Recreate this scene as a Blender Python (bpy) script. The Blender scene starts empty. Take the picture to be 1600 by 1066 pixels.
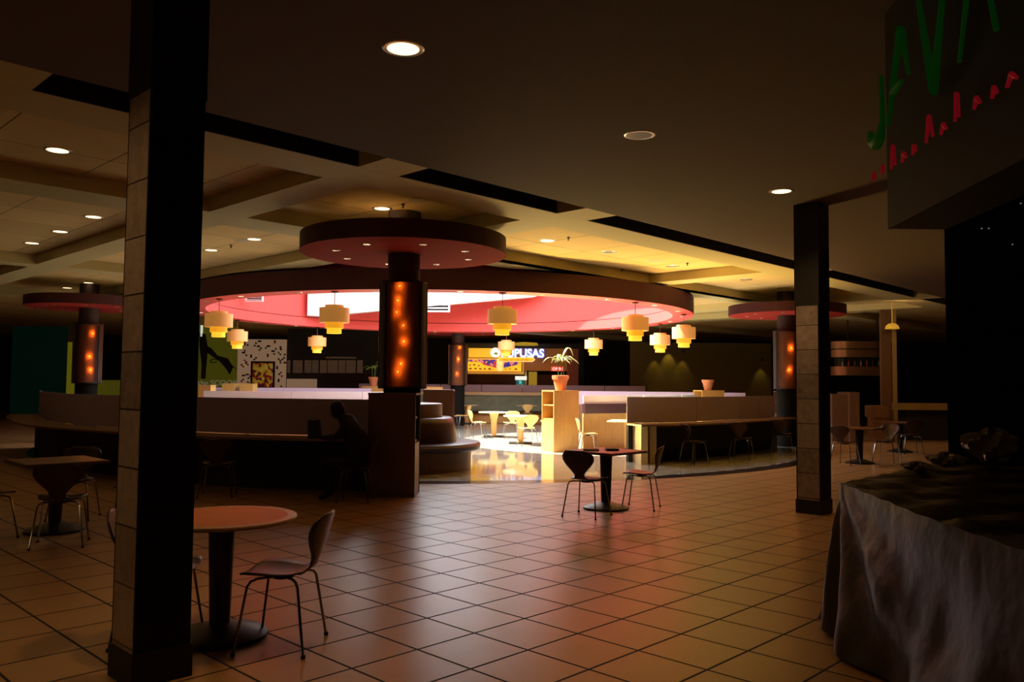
import bpy, math, random
from mathutils import Vector, Matrix
R = math.radians
C = bpy.context.scene.collection
random.seed(7)

# ---------------------------------------------------------------- camera, world, light, exposure
EYE = 1.58; FPX = 1285.0; PITCH = R(3.0); ROLL = R(0.5); YAW = R(44.2)
cam_d = bpy.data.cameras.new('camera'); cam = bpy.data.objects.new('camera', cam_d); C.objects.link(cam)
cam_d.sensor_width = 36.0; cam_d.lens = 36.0 * FPX / 1600.0; cam_d.clip_end = 300
_f = Vector((0, math.cos(PITCH), math.sin(PITCH))); _r = Vector((1, 0, 0)); _u = _r.cross(_f)
_r2 = math.cos(ROLL) * _r + math.sin(ROLL) * _u; _u2 = -math.sin(ROLL) * _r + math.cos(ROLL) * _u
m = Matrix((_r2, _u2, -_f)).transposed().to_4x4(); m.translation = (0, 0, EYE); cam.matrix_world = m
bpy.context.scene.camera = cam
vs = bpy.context.scene.view_settings
vs.view_transform = 'Standard'; vs.look = 'None'; vs.gamma = 1.0; vs.use_curve_mapping = False
vs.exposure = 0.0
W = bpy.data.worlds.new('sky'); bpy.context.scene.world = W; W.use_nodes = True
W.node_tree.nodes['Background'].inputs[0].default_value = (0.80, 0.90, 1.0, 1)
W.node_tree.nodes['Background'].inputs[1].default_value = 1.6

CX, CY = -1.9, 22.95          # centre of the round court
HC = 3.9                     # underside of slab and beams
HP = 4.10                    # coffer panels


def lamp(name, kind, loc, power, col, target=None, **kw):
    d = bpy.data.lights.new(name, kind); d.energy = power; d.color = col
    for k, v in kw.items(): setattr(d, k, v)
    o = bpy.data.objects.new(name, d); C.objects.link(o); o.location = loc
    if target is not None:
        o.rotation_euler = (Vector(target) - Vector(loc)).to_track_quat('-Z', 'Y').to_euler()
    return o


sun = lamp('sun', 'SUN', (-20, 24, 30), 26.0, (1.0, 0.93, 0.80), target=(-20 + 0.62 * 30, 24 - 0.05 * 30, 0), angle=R(0.6))
lamp('skylight_daylight', 'AREA', (-1.6, 23.2, 5.9), 1100, (0.92, 0.96, 1.0), target=(-1.6, 23.2, 0), shape='DISK', size=8.0)
# added lamps stand in for sun thrown back up by the polished floor
lamp('floor_bounce_fill', 'SPOT', (0.1, 19.0, 0.15), 2300, (1.0, 0.66, 0.16), target=(2.9, 15.0, 4.1), spot_size=R(90), spot_blend=0.9, shadow_soft_size=0.5)
lamp('floor_bounce_fill_right', 'SPOT', (3.6, 19.4, 0.15), 1300, (1.0, 0.62, 0.14), target=(5.2, 17.0, 4.1), spot_size=R(90), spot_blend=0.9, shadow_soft_size=0.5)
lamp('floor_bounce_fill_left', 'AREA', (-3.0, 19.5, 0.25), 95, (1.0, 0.78, 0.40), target=(-4.5, 13.0, 3.9), shape='DISK', size=2.5)
# added fill lamp out of view behind the camera, lifts dark surfaces
lamp('rear_fill', 'AREA', (-12.0, -3.5, 3.0), 22, (1.0, 0.60, 0.28), target=(0.0, 9.0, 0.0), shape='RECTANGLE', size=4.0, size_y=1.2)


# ---------------------------------------------------------------- placing helpers
def ray(px, py): return _f + _r2 * ((px - 800) / FPX) + _u2 * ((533 - py) / FPX)
def at(px, py, Y):
    d = ray(px, py); return Vector((0, 0, EYE)) + d * (Y / d.y)
def atz(px, py, z):
    d = ray(px, py); return Vector((0, 0, EYE)) + d * ((z - EYE) / d.z)
_c, _s = math.cos(YAW), math.sin(YAW)
def uv(u, v, z=0.0): return Vector((u * _c + v * _s, -u * _s + v * _c, z))   # building grid -> world


# ---------------------------------------------------------------- materials
MATS = {}
def mat(name, col, rough=0.6, metal=0.0, emit=None, es=0.0, bump=0.0, bscale=40.0, var=0.0, vscale=6.0, spec=0.5, trans=0.0, alpha=1.0):
    if name in MATS: return MATS[name]
    M = bpy.data.materials.new(name); M.use_nodes = True; nt = M.node_tree; b = nt.nodes['Principled BSDF']
    b.inputs['Base Color'].default_value = (*col, 1); b.inputs['Roughness'].default_value = rough
    b.inputs['Metallic'].default_value = metal; b.inputs['Specular IOR Level'].default_value = spec
    if trans: b.inputs['Transmission Weight'].default_value = trans
    if emit: b.inputs['Emission Color'].default_value = (*emit, 1); b.inputs['Emission Strength'].default_value = es
    if var or bump:
        tc = nt.nodes.new('ShaderNodeTexCoord')
    if var:
        n = nt.nodes.new('ShaderNodeTexNoise'); n.inputs['Scale'].default_value = vscale; n.inputs['Detail'].default_value = 5
        nt.links.new(tc.outputs['Object'], n.inputs['Vector'])
        mx = nt.nodes.new('ShaderNodeMix'); mx.data_type = 'RGBA'
        mx.inputs['A'].default_value = (*[c * (1 - var) for c in col], 1); mx.inputs['B'].default_value = (*[min(1, c * (1 + var)) for c in col], 1)
        nt.links.new(n.outputs['Fac'], mx.inputs['Factor']); nt.links.new(mx.outputs['Result'], b.inputs['Base Color'])
    if bump:
        n2 = nt.nodes.new('ShaderNodeTexNoise'); n2.inputs['Scale'].default_value = bscale
        nt.links.new(tc.outputs['Object'], n2.inputs['Vector'])
        bp = nt.nodes.new('ShaderNodeBump'); bp.inputs['Strength'].default_value = bump; bp.inputs['Distance'].default_value = 0.02
        nt.links.new(n2.outputs['Fac'], bp.inputs['Height']); nt.links.new(bp.outputs['Normal'], b.inputs['Normal'])
    MATS[name] = M; return M


def wood(name, col, rough=0.4, scale=3.0, stretch=(1, 1, 8)):
    if name in MATS: return MATS[name]
    M = mat(name, col, rough); nt = M.node_tree; b = nt.nodes['Principled BSDF']
    tc = nt.nodes.new('ShaderNodeTexCoord'); mp = nt.nodes.new('ShaderNodeMapping'); mp.inputs['Scale'].default_value = (scale * 8 / stretch[0], scale * 8 / stretch[1], scale * 8 / stretch[2])
    n = nt.nodes.new('ShaderNodeTexNoise'); n.inputs['Scale'].default_value = 1.5; n.inputs['Detail'].default_value = 8; n.inputs['Distortion'].default_value = 0.6
    nt.links.new(tc.outputs['Object'], mp.inputs[0]); nt.links.new(mp.outputs[0], n.inputs['Vector'])
    mx = nt.nodes.new('ShaderNodeMix'); mx.data_type = 'RGBA'
    mx.inputs['A'].default_value = (*[c * 0.72 for c in col], 1); mx.inputs['B'].default_value = (*[min(1, c * 1.22) for c in col], 1)
    nt.links.new(n.outputs['Fac'], mx.inputs['Factor']); nt.links.new(mx.outputs['Result'], b.inputs['Base Color'])
    return M


def tile_mat(name, col, joint, size, u0, v0, rough, jw=0.007, spec=0.5):
    """square tiles laid on the building grid"""
    M = mat(name, col, rough, spec=spec); nt = M.node_tree; b = nt.nodes['Principled BSDF']; N = nt.nodes; L = nt.links
    g = N.new('ShaderNodeNewGeometry'); mp = N.new('ShaderNodeMapping'); mp.vector_type = 'POINT'
    mp.inputs['Rotation'].default_value = (0, 0, YAW); mp.inputs['Location'].default_value = (-u0 + size * 200, -v0 + size * 200, 0)
    L.new(g.outputs['Position'], mp.inputs[0])
    br = N.new('ShaderNodeTexBrick'); br.offset = 0.0; br.squash = 1.0
    br.inputs['Scale'].default_value = 1.0; br.inputs['Brick Width'].default_value = size; br.inputs['Row Height'].default_value = size
    br.inputs['Mortar Size'].default_value = jw; br.inputs['Mortar Smooth'].default_value = 0.3; br.inputs['Bias'].default_value = 0.0
    br.inputs['Color1'].default_value = (*[c * 0.93 for c in col], 1); br.inputs['Color2'].default_value = (*[min(1, c * 1.07) for c in col], 1)
    br.inputs['Mortar'].default_value = (*joint, 1)
    L.new(mp.outputs[0], br.inputs['Vector'])
    n = N.new('ShaderNodeTexNoise'); n.inputs['Scale'].default_value = 2.2; n.inputs['Detail'].default_value = 6
    L.new(g.outputs['Position'], n.inputs['Vector'])
    rp = N.new('ShaderNodeMapRange'); rp.inputs['To Min'].default_value = 0.90; rp.inputs['To Max'].default_value = 1.10
    L.new(n.outputs['Fac'], rp.inputs['Value'])
    mx = N.new('ShaderNodeVectorMath'); mx.operation = 'SCALE'
    L.new(br.outputs['Color'], mx.inputs[0]); L.new(rp.outputs[0], mx.inputs['Scale']); L.new(mx.outputs[0], b.inputs['Base Color'])
    n2 = N.new('ShaderNodeTexNoise'); n2.inputs['Scale'].default_value = 5.0; n2.inputs['Detail'].default_value = 3
    L.new(g.outputs['Position'], n2.inputs['Vector'])
    r2 = N.new('ShaderNodeMapRange'); r2.inputs['To Min'].default_value = rough * 0.93; r2.inputs['To Max'].default_value = rough * 1.08
    L.new(n2.outputs['Fac'], r2.inputs['Value'])
    ad = N.new('ShaderNodeMath'); ad.operation = 'MULTIPLY_ADD'; ad.inputs[1].default_value = 0.5
    L.new(br.outputs['Fac'], ad.inputs[0]); L.new(r2.outputs[0], ad.inputs[2]); L.new(ad.outputs[0], b.inputs['Roughness'])
    bp = N.new('ShaderNodeBump'); bp.invert = True; bp.inputs['Strength'].default_value = 0.5; bp.inputs['Distance'].default_value = 0.003
    L.new(br.outputs['Fac'], bp.inputs['Height']); L.new(bp.outputs['Normal'], b.inputs['Normal'])
    return M


def stone_mat(name, col, zsize, z0, rough=0.35):
    """mottled stone slabs with horizontal joints"""
    M = mat(name, col, rough); nt = M.node_tree; b = nt.nodes['Principled BSDF']; N = nt.nodes; L = nt.links
    g = N.new('ShaderNodeNewGeometry'); sp = N.new('ShaderNodeSeparateXYZ'); L.new(g.outputs['Position'], sp.inputs[0])
    a = N.new('ShaderNodeMath'); a.operation = 'SUBTRACT'; a.inputs[1].default_value = z0; L.new(sp.outputs['Z'], a.inputs[0])
    md = N.new('ShaderNodeMath'); md.operation = 'FLOORED_MODULO'; md.inputs[1].default_value = zsize; L.new(a.outputs[0], md.inputs[0])
    lt = N.new('ShaderNodeMath'); lt.operation = 'LESS_THAN'; lt.inputs[1].default_value = 0.009; L.new(md.outputs[0], lt.inputs[0])
    fl = N.new('ShaderNodeMath'); fl.operation = 'DIVIDE'; fl.inputs[1].default_value = zsize; L.new(a.outputs[0], fl.inputs[0])
    f2 = N.new('ShaderNodeMath'); f2.operation = 'FLOOR'; L.new(fl.outputs[0], f2.inputs[0])
    wn = N.new('ShaderNodeTexWhiteNoise'); wn.noise_dimensions = '1D'; L.new(f2.outputs[0], wn.inputs['W'])
    n = N.new('ShaderNodeTexNoise'); n.inputs['Scale'].default_value = 14; n.inputs['Detail'].default_value = 8; n.inputs['Roughness'].default_value = 0.7
    L.new(g.outputs['Position'], n.inputs['Vector'])
    v = N.new('ShaderNodeMath'); v.operation = 'MULTIPLY_ADD'; v.inputs[1].default_value = 0.25; L.new(wn.outputs['Value'], v.inputs[0]); L.new(n.outputs['Fac'], v.inputs[2])
    mp = N.new('ShaderNodeMapRange'); mp.inputs['From Min'].default_value = 0.35; mp.inputs['From Max'].default_value = 0.95; mp.inputs['To Min'].default_value = 0.45; mp.inputs['To Max'].default_value = 1.3
    L.new(v.outputs[0], mp.inputs['Value'])
    sc = N.new('ShaderNodeVectorMath'); sc.operation = 'SCALE'; sc.inputs[0].default_value = col; L.new(mp.outputs[0], sc.inputs['Scale'])
    mx = N.new('ShaderNodeMix'); mx.data_type = 'RGBA'; mx.inputs['B'].default_value = (col[0] * .08, col[1] * .08, col[2] * .08, 1)
    L.new(lt.outputs[0], mx.inputs['Factor']); L.new(sc.outputs[0], mx.inputs['A']); L.new(mx.outputs['Result'], b.inputs['Base Color'])
    return M


def perf_mat():
    """dark steel sheet with a honeycomb of round holes (UV in metres)"""
    M = mat('perforated_steel', (0.05, 0.028, 0.02), 0.6, 0.0, spec=0.3); nt = M.node_tree; b = nt.nodes['Principled BSDF']; N = nt.nodes; L = nt.links
    uvn = N.new('ShaderNodeUVMap'); p = 0.024
    outs = []
    for off in ((0, 0), (0.5, 0.866)):
        mp = N.new('ShaderNodeVectorMath'); mp.operation = 'ADD'; mp.inputs[1].default_value = (off[0] * p + 10 * p, off[1] * p + 17.32 * p, 0); L.new(uvn.outputs[0], mp.inputs[0])
        md = N.new('ShaderNodeVectorMath'); md.operation = 'MODULO'; md.inputs[1].default_value = (p, 1.732 * p, 1); L.new(mp.outputs[0], md.inputs[0])
        sb = N.new('ShaderNodeVectorMath'); sb.operation = 'SUBTRACT'; sb.inputs[1].default_value = (p / 2, 1.732 * p / 2, 0); L.new(md.outputs[0], sb.inputs[0])
        ln = N.new('ShaderNodeVectorMath'); ln.operation = 'LENGTH'; L.new(sb.outputs[0], ln.inputs[0]); outs.append(ln.outputs['Value'])
    mn = N.new('ShaderNodeMath'); mn.operation = 'MINIMUM'; L.new(outs[0], mn.inputs[0]); L.new(outs[1], mn.inputs[1])
    gt = N.new('ShaderNodeMath'); gt.operation = 'GREATER_THAN'; gt.inputs[1].default_value = 0.0092; L.new(mn.outputs[0], gt.inputs[0])
    L.new(gt.outputs[0], b.inputs['Alpha'])
    return M


def menu_mat(name, strength, seed):
    """printed backlit menu: pictures of food in violet, blue, red and orange on yellow"""
    M = bpy.data.materials.new(name); M.use_nodes = True; nt = M.node_tree; N = nt.nodes; L = nt.links; b = N['Principled BSDF']
    tc = N.new('ShaderNodeTexCoord'); vo = N.new('ShaderNodeTexVoronoi'); vo.inputs['Scale'].default_value = 8.0
    ad = N.new('ShaderNodeVectorMath'); ad.operation = 'ADD'; ad.inputs[1].default_value = (seed, seed * 2, seed * 3); L.new(tc.outputs['Object'], ad.inputs[0]); L.new(ad.outputs[0], vo.inputs['Vector'])
    sp = N.new('ShaderNodeSeparateColor'); L.new(vo.outputs['Color'], sp.inputs[0])
    cr = N.new('ShaderNodeValToRGB'); cr.color_ramp.interpolation = 'CONSTANT'
    cols = [(0, (0.10, 0.03, 0.30)), (0.3, (0.02, 0.05, 0.45)), (0.5, (0.55, 0.05, 0.10)), (0.68, (0.75, 0.25, 0.30)), (0.82, (0.9, 0.45, 0.03))]
    cr.color_ramp.elements[0].position = 0; cr.color_ramp.elements[0].color = (*cols[0][1], 1)
    cr.color_ramp.elements[1].position = cols[1][0]; cr.color_ramp.elements[1].color = (*cols[1][1], 1)
    for pz, c in cols[2:]:
        e = cr.color_ramp.elements.new(pz); e.color = (*c, 1)
    L.new(sp.outputs[0], cr.inputs[0])
    L.new(cr.outputs[0], b.inputs['Base Color']); L.new(cr.outputs[0], b.inputs['Emission Color']); b.inputs['Emission Strength'].default_value = strength
    MATS[name] = M; return M


# ---------------------------------------------------------------- mesh helpers
class MB:
    def __init__(s): s.v = []; s.f = []; s.mi = []; s.k = 0
    def add(s, vs, fs, mi=None):
        o = len(s.v); s.v += [tuple(v) for v in vs]; s.f += [tuple(o + i for i in f) for f in fs]; s.mi += [s.k if mi is None else mi] * len(fs); return s
    def box(s, c, d, rz=0.0, bev=0.0):
        x, y, z = [a / 2 for a in d]; cr, sr = math.cos(rz), math.sin(rz)
        if bev > 0 and bev < min(x, y, z):
            pts = []
            for sz in (-1, 1):
                for (ix, iy, iz) in ((x - bev, y - bev, z), (x, y - bev, z - bev), (x - bev, y, z - bev)):
                    pass
            # chamfered box: stacked rings
            rings = []
            for zz, ins in ((-z, bev), (-z + bev, 0), (z - bev, 0), (z, bev)):
                X, Y = x - ins, y - ins; b2 = bev
                ring = [(-X + b2, -Y), (X - b2, -Y), (X, -Y + b2), (X, Y - b2), (X - b2, Y), (-X + b2, Y), (-X, Y - b2), (-X, -Y + b2)]
                rings.append([(c[0] + a * cr - b * sr, c[1] + a * sr + b * cr, c[2] + zz) for a, b in ring])
            vs = [p for r_ in rings for p in r_]; fs = [tuple(reversed(range(8))), tuple(range(24, 32))]
            for k in range(3):
                for i in range(8): fs.append((k * 8 + i, k * 8 + (i + 1) % 8, k * 8 + 8 + (i + 1) % 8, k * 8 + 8 + i))
            return s.add(vs, fs)
        vs = [(c[0] + a * cr - b * sr, c[1] + a * sr + b * cr, c[2] + e) for e in (-z, z) for a, b in ((-x, -y), (x, -y), (x, y), (-x, y))]
        return s.add(vs, [(3, 2, 1, 0), (4, 5, 6, 7), (0, 1, 5, 4), (1, 2, 6, 5), (2, 3, 7, 6), (3, 0, 4, 7)])
    def lathe(s, prof, c=(0, 0, 0), n=32, a0=0.0, a1=2 * math.pi, sx=1.0, sy=1.0):
        full = abs(a1 - a0 - 2 * math.pi) < 1e-6; m_ = n if full else n + 1
        vs = []; fs = []
        for r_, z in prof:
            for i in range(m_):
                a = a0 + (a1 - a0) * i / n; vs.append((c[0] + r_ * sx * math.cos(a), c[1] + r_ * sy * math.sin(a), c[2] + z))
        for k in range(len(prof) - 1):
            for i in range(n):
                j = (i + 1) % m_; fs.append((k * m_ + i, k * m_ + j, (k + 1) * m_ + j, (k + 1) * m_ + i))
        return s.add(vs, fs)
    def cyl(s, c, r_, h, n=32, r2=None):
        r2 = r_ if r2 is None else r2
        return s.lathe([(0.0001, 0), (r_, 0), (r2, h), (0.0001, h)], c, n)
    def tube(s, pts, rad, n=10, caps=True):
        pts = [Vector(p) for p in pts]; rads = rad if isinstance(rad, (list, tuple)) else [rad] * len(pts)
        vs = []; fs = []; up = None
        for i, p in enumerate(pts):
            t = (pts[min(i + 1, len(pts) - 1)] - pts[max(i - 1, 0)]).normalized()
            if up is None: up = Vector((0, 0, 1)) if abs(t.z) < 0.9 else Vector((1, 0, 0))
            a = t.cross(up).normalized(); up = a.cross(t).normalized()
            for k in range(n):
                w = 2 * math.pi * k / n; vs.append(p + (a * math.cos(w) + up * math.sin(w)) * rads[i])
        for i in range(len(pts) - 1):
            for k in range(n): fs.append((i * n + k, i * n + (k + 1) % n, (i + 1) * n + (k + 1) % n, (i + 1) * n + k))
        if caps: fs += [tuple(reversed(range(n))), tuple(range((len(pts) - 1) * n, len(pts) * n))]
        return s.add(vs, fs)
    def prism(s, poly, z0, z1):
        """poly in XY, counter-clockwise"""
        n = len(poly); vs = [(p[0], p[1], z0) for p in poly] + [(p[0], p[1], z1) for p in poly]
        fs = [tuple(reversed(range(n))), tuple(range(n, 2 * n))] + [(i, (i + 1) % n, n + (i + 1) % n, n + i) for i in range(n)]
        return s.add(vs, fs)
    def plate(s, poly, y0, y1):
        """poly in XZ, extruded along Y"""
        n = len(poly); vs = [(p[0], y0, p[1]) for p in poly] + [(p[0], y1, p[1]) for p in poly]
        fs = [tuple(range(n)), tuple(reversed(range(n, 2 * n)))] + [(i, n + i, n + (i + 1) % n, (i + 1) % n) for i in range(n)]
        return s.add(vs, fs)
    def strip(s, path, off0, off1, z0, z1):
        """wall that follows an XY path between two sideways offsets (positive = left of travel)"""
        def side(o):
            out = []
            for i, p in enumerate(path):
                a = Vector(path[max(i - 1, 0)]); b = Vector(path[min(i + 1, len(path) - 1)]); t = (b - a).normalized(); out.append((p[0] - t.y * o, p[1] + t.x * o))
            return out
        A = side(off0); B = side(off1); n = len(path)
        vs = [(*p, z0) for p in A] + [(*p, z0) for p in B] + [(*p, z1) for p in A] + [(*p, z1) for p in B]; fs = []
        for i in range(n - 1):
            fs += [(i, i + 1, 2 * n + i + 1, 2 * n + i), (n + i + 1, n + i, 3 * n + i, 3 * n + i + 1), (2 * n + i, 2 * n + i + 1, 3 * n + i + 1, 3 * n + i), (i + 1, i, n + i, n + i + 1)]
        fs += [(n, 0, 2 * n, 3 * n), (n - 1, 2 * n - 1, 4 * n - 1, 3 * n - 1)]
        return s.add(vs, fs)
    def build(s, name, m, parent=None, smooth=False, loc=None):
        me = bpy.data.meshes.new(name); me.from_pydata(s.v, [], s.f)
        ms = m if isinstance(m, (list, tuple)) else [m]
        for q in ms: me.materials.append(q)
        if len(ms) > 1:
            for p, i in zip(me.polygons, s.mi): p.material_index = i
        import bmesh
        b = bmesh.new(); b.from_mesh(me); bmesh.ops.recalc_face_normals(b, faces=b.faces); b.to_mesh(me); b.free()
        if smooth:
            for p in me.polygons: p.use_smooth = True
            try: me.set_sharp_from_angle(angle=R(38))
            except Exception: pass
        o = bpy.data.objects.new(name, me); C.objects.link(o)
        if parent: o.parent = parent
        if loc is not None: o.location = loc
        return o


def thing(name, label, cat, loc=(0, 0, 0), rz=0.0, group=None):
    o = bpy.data.objects.new(name, None); o.empty_display_size = 0.1; C.objects.link(o); o.location = loc; o.rotation_euler = (0, 0, rz)
    o['label'] = label; o['category'] = cat
    if group: o['group'] = group
    return o
def tag(o, label, cat, group=None):
    o['label'] = label; o['category'] = cat
    if group: o['group'] = group
    return o
def struct(o): o['kind'] = 'structure'; return o
def dup(root, loc, rz, label, group=None):
    r_ = root.copy(); C.objects.link(r_); r_.location = loc; r_.rotation_euler = (0, 0, rz); r_['label'] = label
    if group: r_['group'] = group
    elif 'group' in r_: del r_['group']
    for ch in list(root.children):
        c = ch.copy(); C.objects.link(c); c.parent = r_
        for g in list(ch.children):
            d = g.copy(); C.objects.link(d); d.parent = c
    return r_
def text(name, body, size, m, loc, rot, parent=None, ext=0.01, align='LEFT', sx=1.0, shear=0.0, bold=0.0):
    cu = bpy.data.curves.new(name, 'FONT'); cu.body = body; cu.size = size; cu.extrude = ext; cu.align_x = align; cu.shear = shear; cu.offset = bold
    o = bpy.data.objects.new(name, cu); C.objects.link(o)
    dg = bpy.context.evaluated_depsgraph_get(); me = bpy.data.meshes.new_from_object(o.evaluated_get(dg)); C.objects.unlink(o); bpy.data.objects.remove(o)
    me.materials.clear(); me.materials.append(m)
    q = bpy.data.objects.new(name, me); C.objects.link(q); q.location = loc; q.rotation_euler = rot; q.scale = (sx, 1, 1)
    if parent: q.parent = parent
    return q


# ---------------------------------------------------------------- material palette
M_tile = tile_mat('brown_floor_tile', (0.42, 0.23, 0.09), (0.012, 0.007, 0.004), 0.465, -3.86, 3.65, 0.30, jw=0.010)
M_court = tile_mat('polished_pale_floor', (0.42, 0.41, 0.34), (0.25, 0.23, 0.20), 0.61, 0, 0, 0.06, jw=0.004)
M_band = mat('dark_granite', (0.05, 0.03, 0.025), 0.15, var=0.3, vscale=30)
M_stone = stone_mat('stone_slab_cladding', (0.40, 0.33, 0.30), 0.308, 0.19, rough=0.3)
M_black = mat('black_paint', (0.012, 0.011, 0.010), 0.6)
M_dark = mat('charcoal_wall', (0.03, 0.027, 0.025), 0.8, var=0.2)
M_slab = mat('brown_painted_soffit', (0.125, 0.078, 0.052), 0.85, bump=0.3, bscale=120)
M_beam = mat('cream_painted_beam', (0.62, 0.52, 0.24), 0.7)
M_red = mat('coral_red_paint', (0.74, 0.085, 0.075), 0.55)
M_discred = mat('maroon_red_paint', (0.40, 0.045, 0.035), 0.9, spec=0.05)
M_fascia = mat('maroon_fascia_paint', (0.085, 0.014, 0.018), 0.6)
M_white = mat('white_paint', (0.86, 0.87, 0.88), 0.6)
M_lino = mat('lilac_laminate', (0.42, 0.33, 0.46), 0.5, var=0.08, vscale=80)
M_frost = mat('frosted_white_panel', (0.80, 0.80, 0.86), 0.35)
M_maple = wood('maple_veneer', (0.60, 0.35, 0.10), 0.38)
M_maple_d = wood('brown_veneer', (0.19, 0.10, 0.055), 0.42)
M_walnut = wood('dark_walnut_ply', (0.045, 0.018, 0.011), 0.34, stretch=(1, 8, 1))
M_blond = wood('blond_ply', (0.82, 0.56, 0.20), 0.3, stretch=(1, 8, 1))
M_chrome = mat('chrome_tube', (0.34, 0.33, 0.32), 0.18, 1.0)
M_darkmet = mat('dark_cast_metal', (0.025, 0.022, 0.022), 0.4, 0.5)
M_vinyl = mat('brown_vinyl', (0.05, 0.018, 0.022), 0.32, bump=0.1, bscale=60)
M_terra = mat('terracotta', (0.62, 0.22, 0.09), 0.7, var=0.15, vscale=14)
M_soil = mat('potting_soil', (0.03, 0.02, 0.012), 0.95, bump=0.6, bscale=80)
M_leaf = mat('plant_leaf', (0.20, 0.34, 0.06), 0.45, var=0.3, vscale=9)
M_leafd = mat('deep_green_leaf', (0.06, 0.16, 0.04), 0.45, var=0.3, vscale=9)
M_copper = mat('copper_sheet', (0.50, 0.27, 0.15), 0.38, 0.7, var=0.2, vscale=3)


def ceil_panel_mat():
    M = tile_mat('cream_ceiling_panel', (0.78, 0.56, 0.24), (0.14, 0.09, 0.04), 1.22, -8.6, 5.9, 0.75, jw=0.008, spec=0.2)
    return M
M_panel = ceil_panel_mat()

# ---------------------------------------------------------------- the setting: floor
def annulus(name, r0, r1, z, m, outer_far=None, n=128, thick=0.0):
    b = MB(); vs = []; fs = []
    for i in range(n):
        a = 2 * math.pi * i / n; vs.append((CX + r0 * math.cos(a), CY + r0 * math.sin(a), z))
    for i in range(n):
        a = 2 * math.pi * i / n; vs.append((CX + r1 * math.cos(a), CY + r1 * math.sin(a), z))
    for i in range(n): fs.append((i, (i + 1) % n, n + (i + 1) % n, n + i))
    b.add(vs, fs); return b.build(name, m)
RB = 9.95
struct(annulus('floor', RB, 60, 0, M_tile))
struct(annulus('floor', RB - 0.42, RB, 0, M_band))
disc = MB(); disc.add([(CX, CY, 0)] + [(CX + (RB - .42) * math.cos(2 * math.pi * i / 96), CY + (RB - .42) * math.sin(2 * math.pi * i / 96), 0) for i in range(96)], [(0, 1 + i, 1 + (i + 1) % 96) for i in range(96)])
struct(disc.build('floor', M_court))

# ---------------------------------------------------------------- the setting: ceiling with coffers
RD = 6.30                                                    # drum radius
struct(annulus('ceiling', RD + 0.2, 60, HP, M_panel))
def ubox(b, u0, u1, v0, v1, z0, z1):
    b.prism([uv(u0, v0)[:2], uv(u1, v0)[:2], uv(u1, v1)[:2], uv(u0, v1)[:2]], z0, z1)
b = MB(); ubox(b, -6.77, 22, -22, 60, HC, HP - 0.002); struct(b.build('ceiling', M_slab))
tn = 0
def trim(b, m):
    global tn; tn += 1; return struct(b.build('trim_%d' % tn, m))
UB = [(-7.97, -7.30), (-11.52, -10.75)]
def cut(u0, u1, v):                                          # keep beams out of the drum
    p = uv((u0 + u1) / 2, v); return math.hypot(p.x - CX, p.y - CY) < RD + 0.12
def beam_u(u0, u1, va, vb, m=M_beam):
    run = None; vv = va
    while vv <= vb + 1e-6:
        inside = cut(u0, u1, vv)
        if not inside and run is None: run = vv
        if (inside or vv + 0.25 > vb) and run is not None:
            bb = MB(); ubox(bb, u0, u1, run, vv if inside else vb, HC, HP - 0.003); trim(bb, m); run = None
        vv += 0.25
def beam_v(v0, v1, ua, ub, m=M_beam):
    run = None; uu = ua
    while uu <= ub + 1e-6:
        p = uv(uu, (v0 + v1) / 2); inside = math.hypot(p.x - CX, p.y - CY) < RD + 0.12
        if not inside and run is None: run = uu
        if (inside or uu + 0.25 > ub) and run is not None:
            bb = MB(); ubox(bb, run, uu if inside else ub, v0, v1, HC + 0.001, HP - 0.004); trim(bb, m); run = None
        uu += 0.25
beam_u(-7.97, -7.30, -12, 36)
beam_u(-11.52, -10.75, -12, 36)
b = MB(); ubox(b, -11.05, -10.75, 9.5, 20.5, HC, HP - 0.0035); trim(b, M_beam)
beam_u(-18.85, -18.3, -6, 40)
beam_u(-26.0, -25.2, -6, 40)
for v0, v1 in ((-1.9, -1.35), (1.3, 1.95), (5.1, 5.65), (8.35, 9.0), (15.5, 16.1), (22.3, 22.9), (25.2, 25.9)):
    beam_v(v0, v1, -7.3, -6.77)
    beam_v(v0, v1, -10.75, -7.97)
    if v0 < 9.1 or v0 > 20: beam_v(v0, v1, -30, -11.52)
# black strips paint the shade of the slots between slab and main beam
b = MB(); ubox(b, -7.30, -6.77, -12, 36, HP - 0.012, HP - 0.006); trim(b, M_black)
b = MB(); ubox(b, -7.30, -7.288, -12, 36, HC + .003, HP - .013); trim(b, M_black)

# ---------------------------------------------------------------- outer walls
b = MB(); b.box((0, 46, 2.05), (90, 0.3, 4.1)); struct(b.build('wall_back', M_dark))
b = MB(); b.box((-30, 20, 2.05), (0.3, 60, 4.1)); struct(b.build('wall_left', M_dark))
b = MB(); b.box((30, 20, 2.05), (0.3, 60, 4.1)); struct(b.build('wall_right', M_dark))
b = MB(); b.box((0, -9, 2.05), (60, 0.3, 4.1)); struct(b.build('wall_front', M_dark))

# ---------------------------------------------------------------- the round drum and ring
ring = thing('skylight_ring', 'large round coral red ring soffit with maroon fascia hung around the skylight', 'ceiling ring', (CX, CY, 0))
RI, RO, ZR = 6.27, 6.82, 3.43
b = MB(); b.lathe([(RI, ZR), (RO, ZR)], n=128); b.lathe([(RI, ZR), (RI, ZR + 0.28), (RD, ZR + 0.281)], n=128); b.build('underside', M_red, ring)
b = MB(); b.lathe([(RO, ZR), (RO, 3.86), (RD + .002, 3.86)], n=128); b.build('fascia', M_fascia, ring)
b = MB(); b.lathe([(RD, ZR + 0.30), (RD, 6.6)], n=128); struct(b.build('wall_drum', M_red, None, loc=(CX, CY, 0)))
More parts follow.
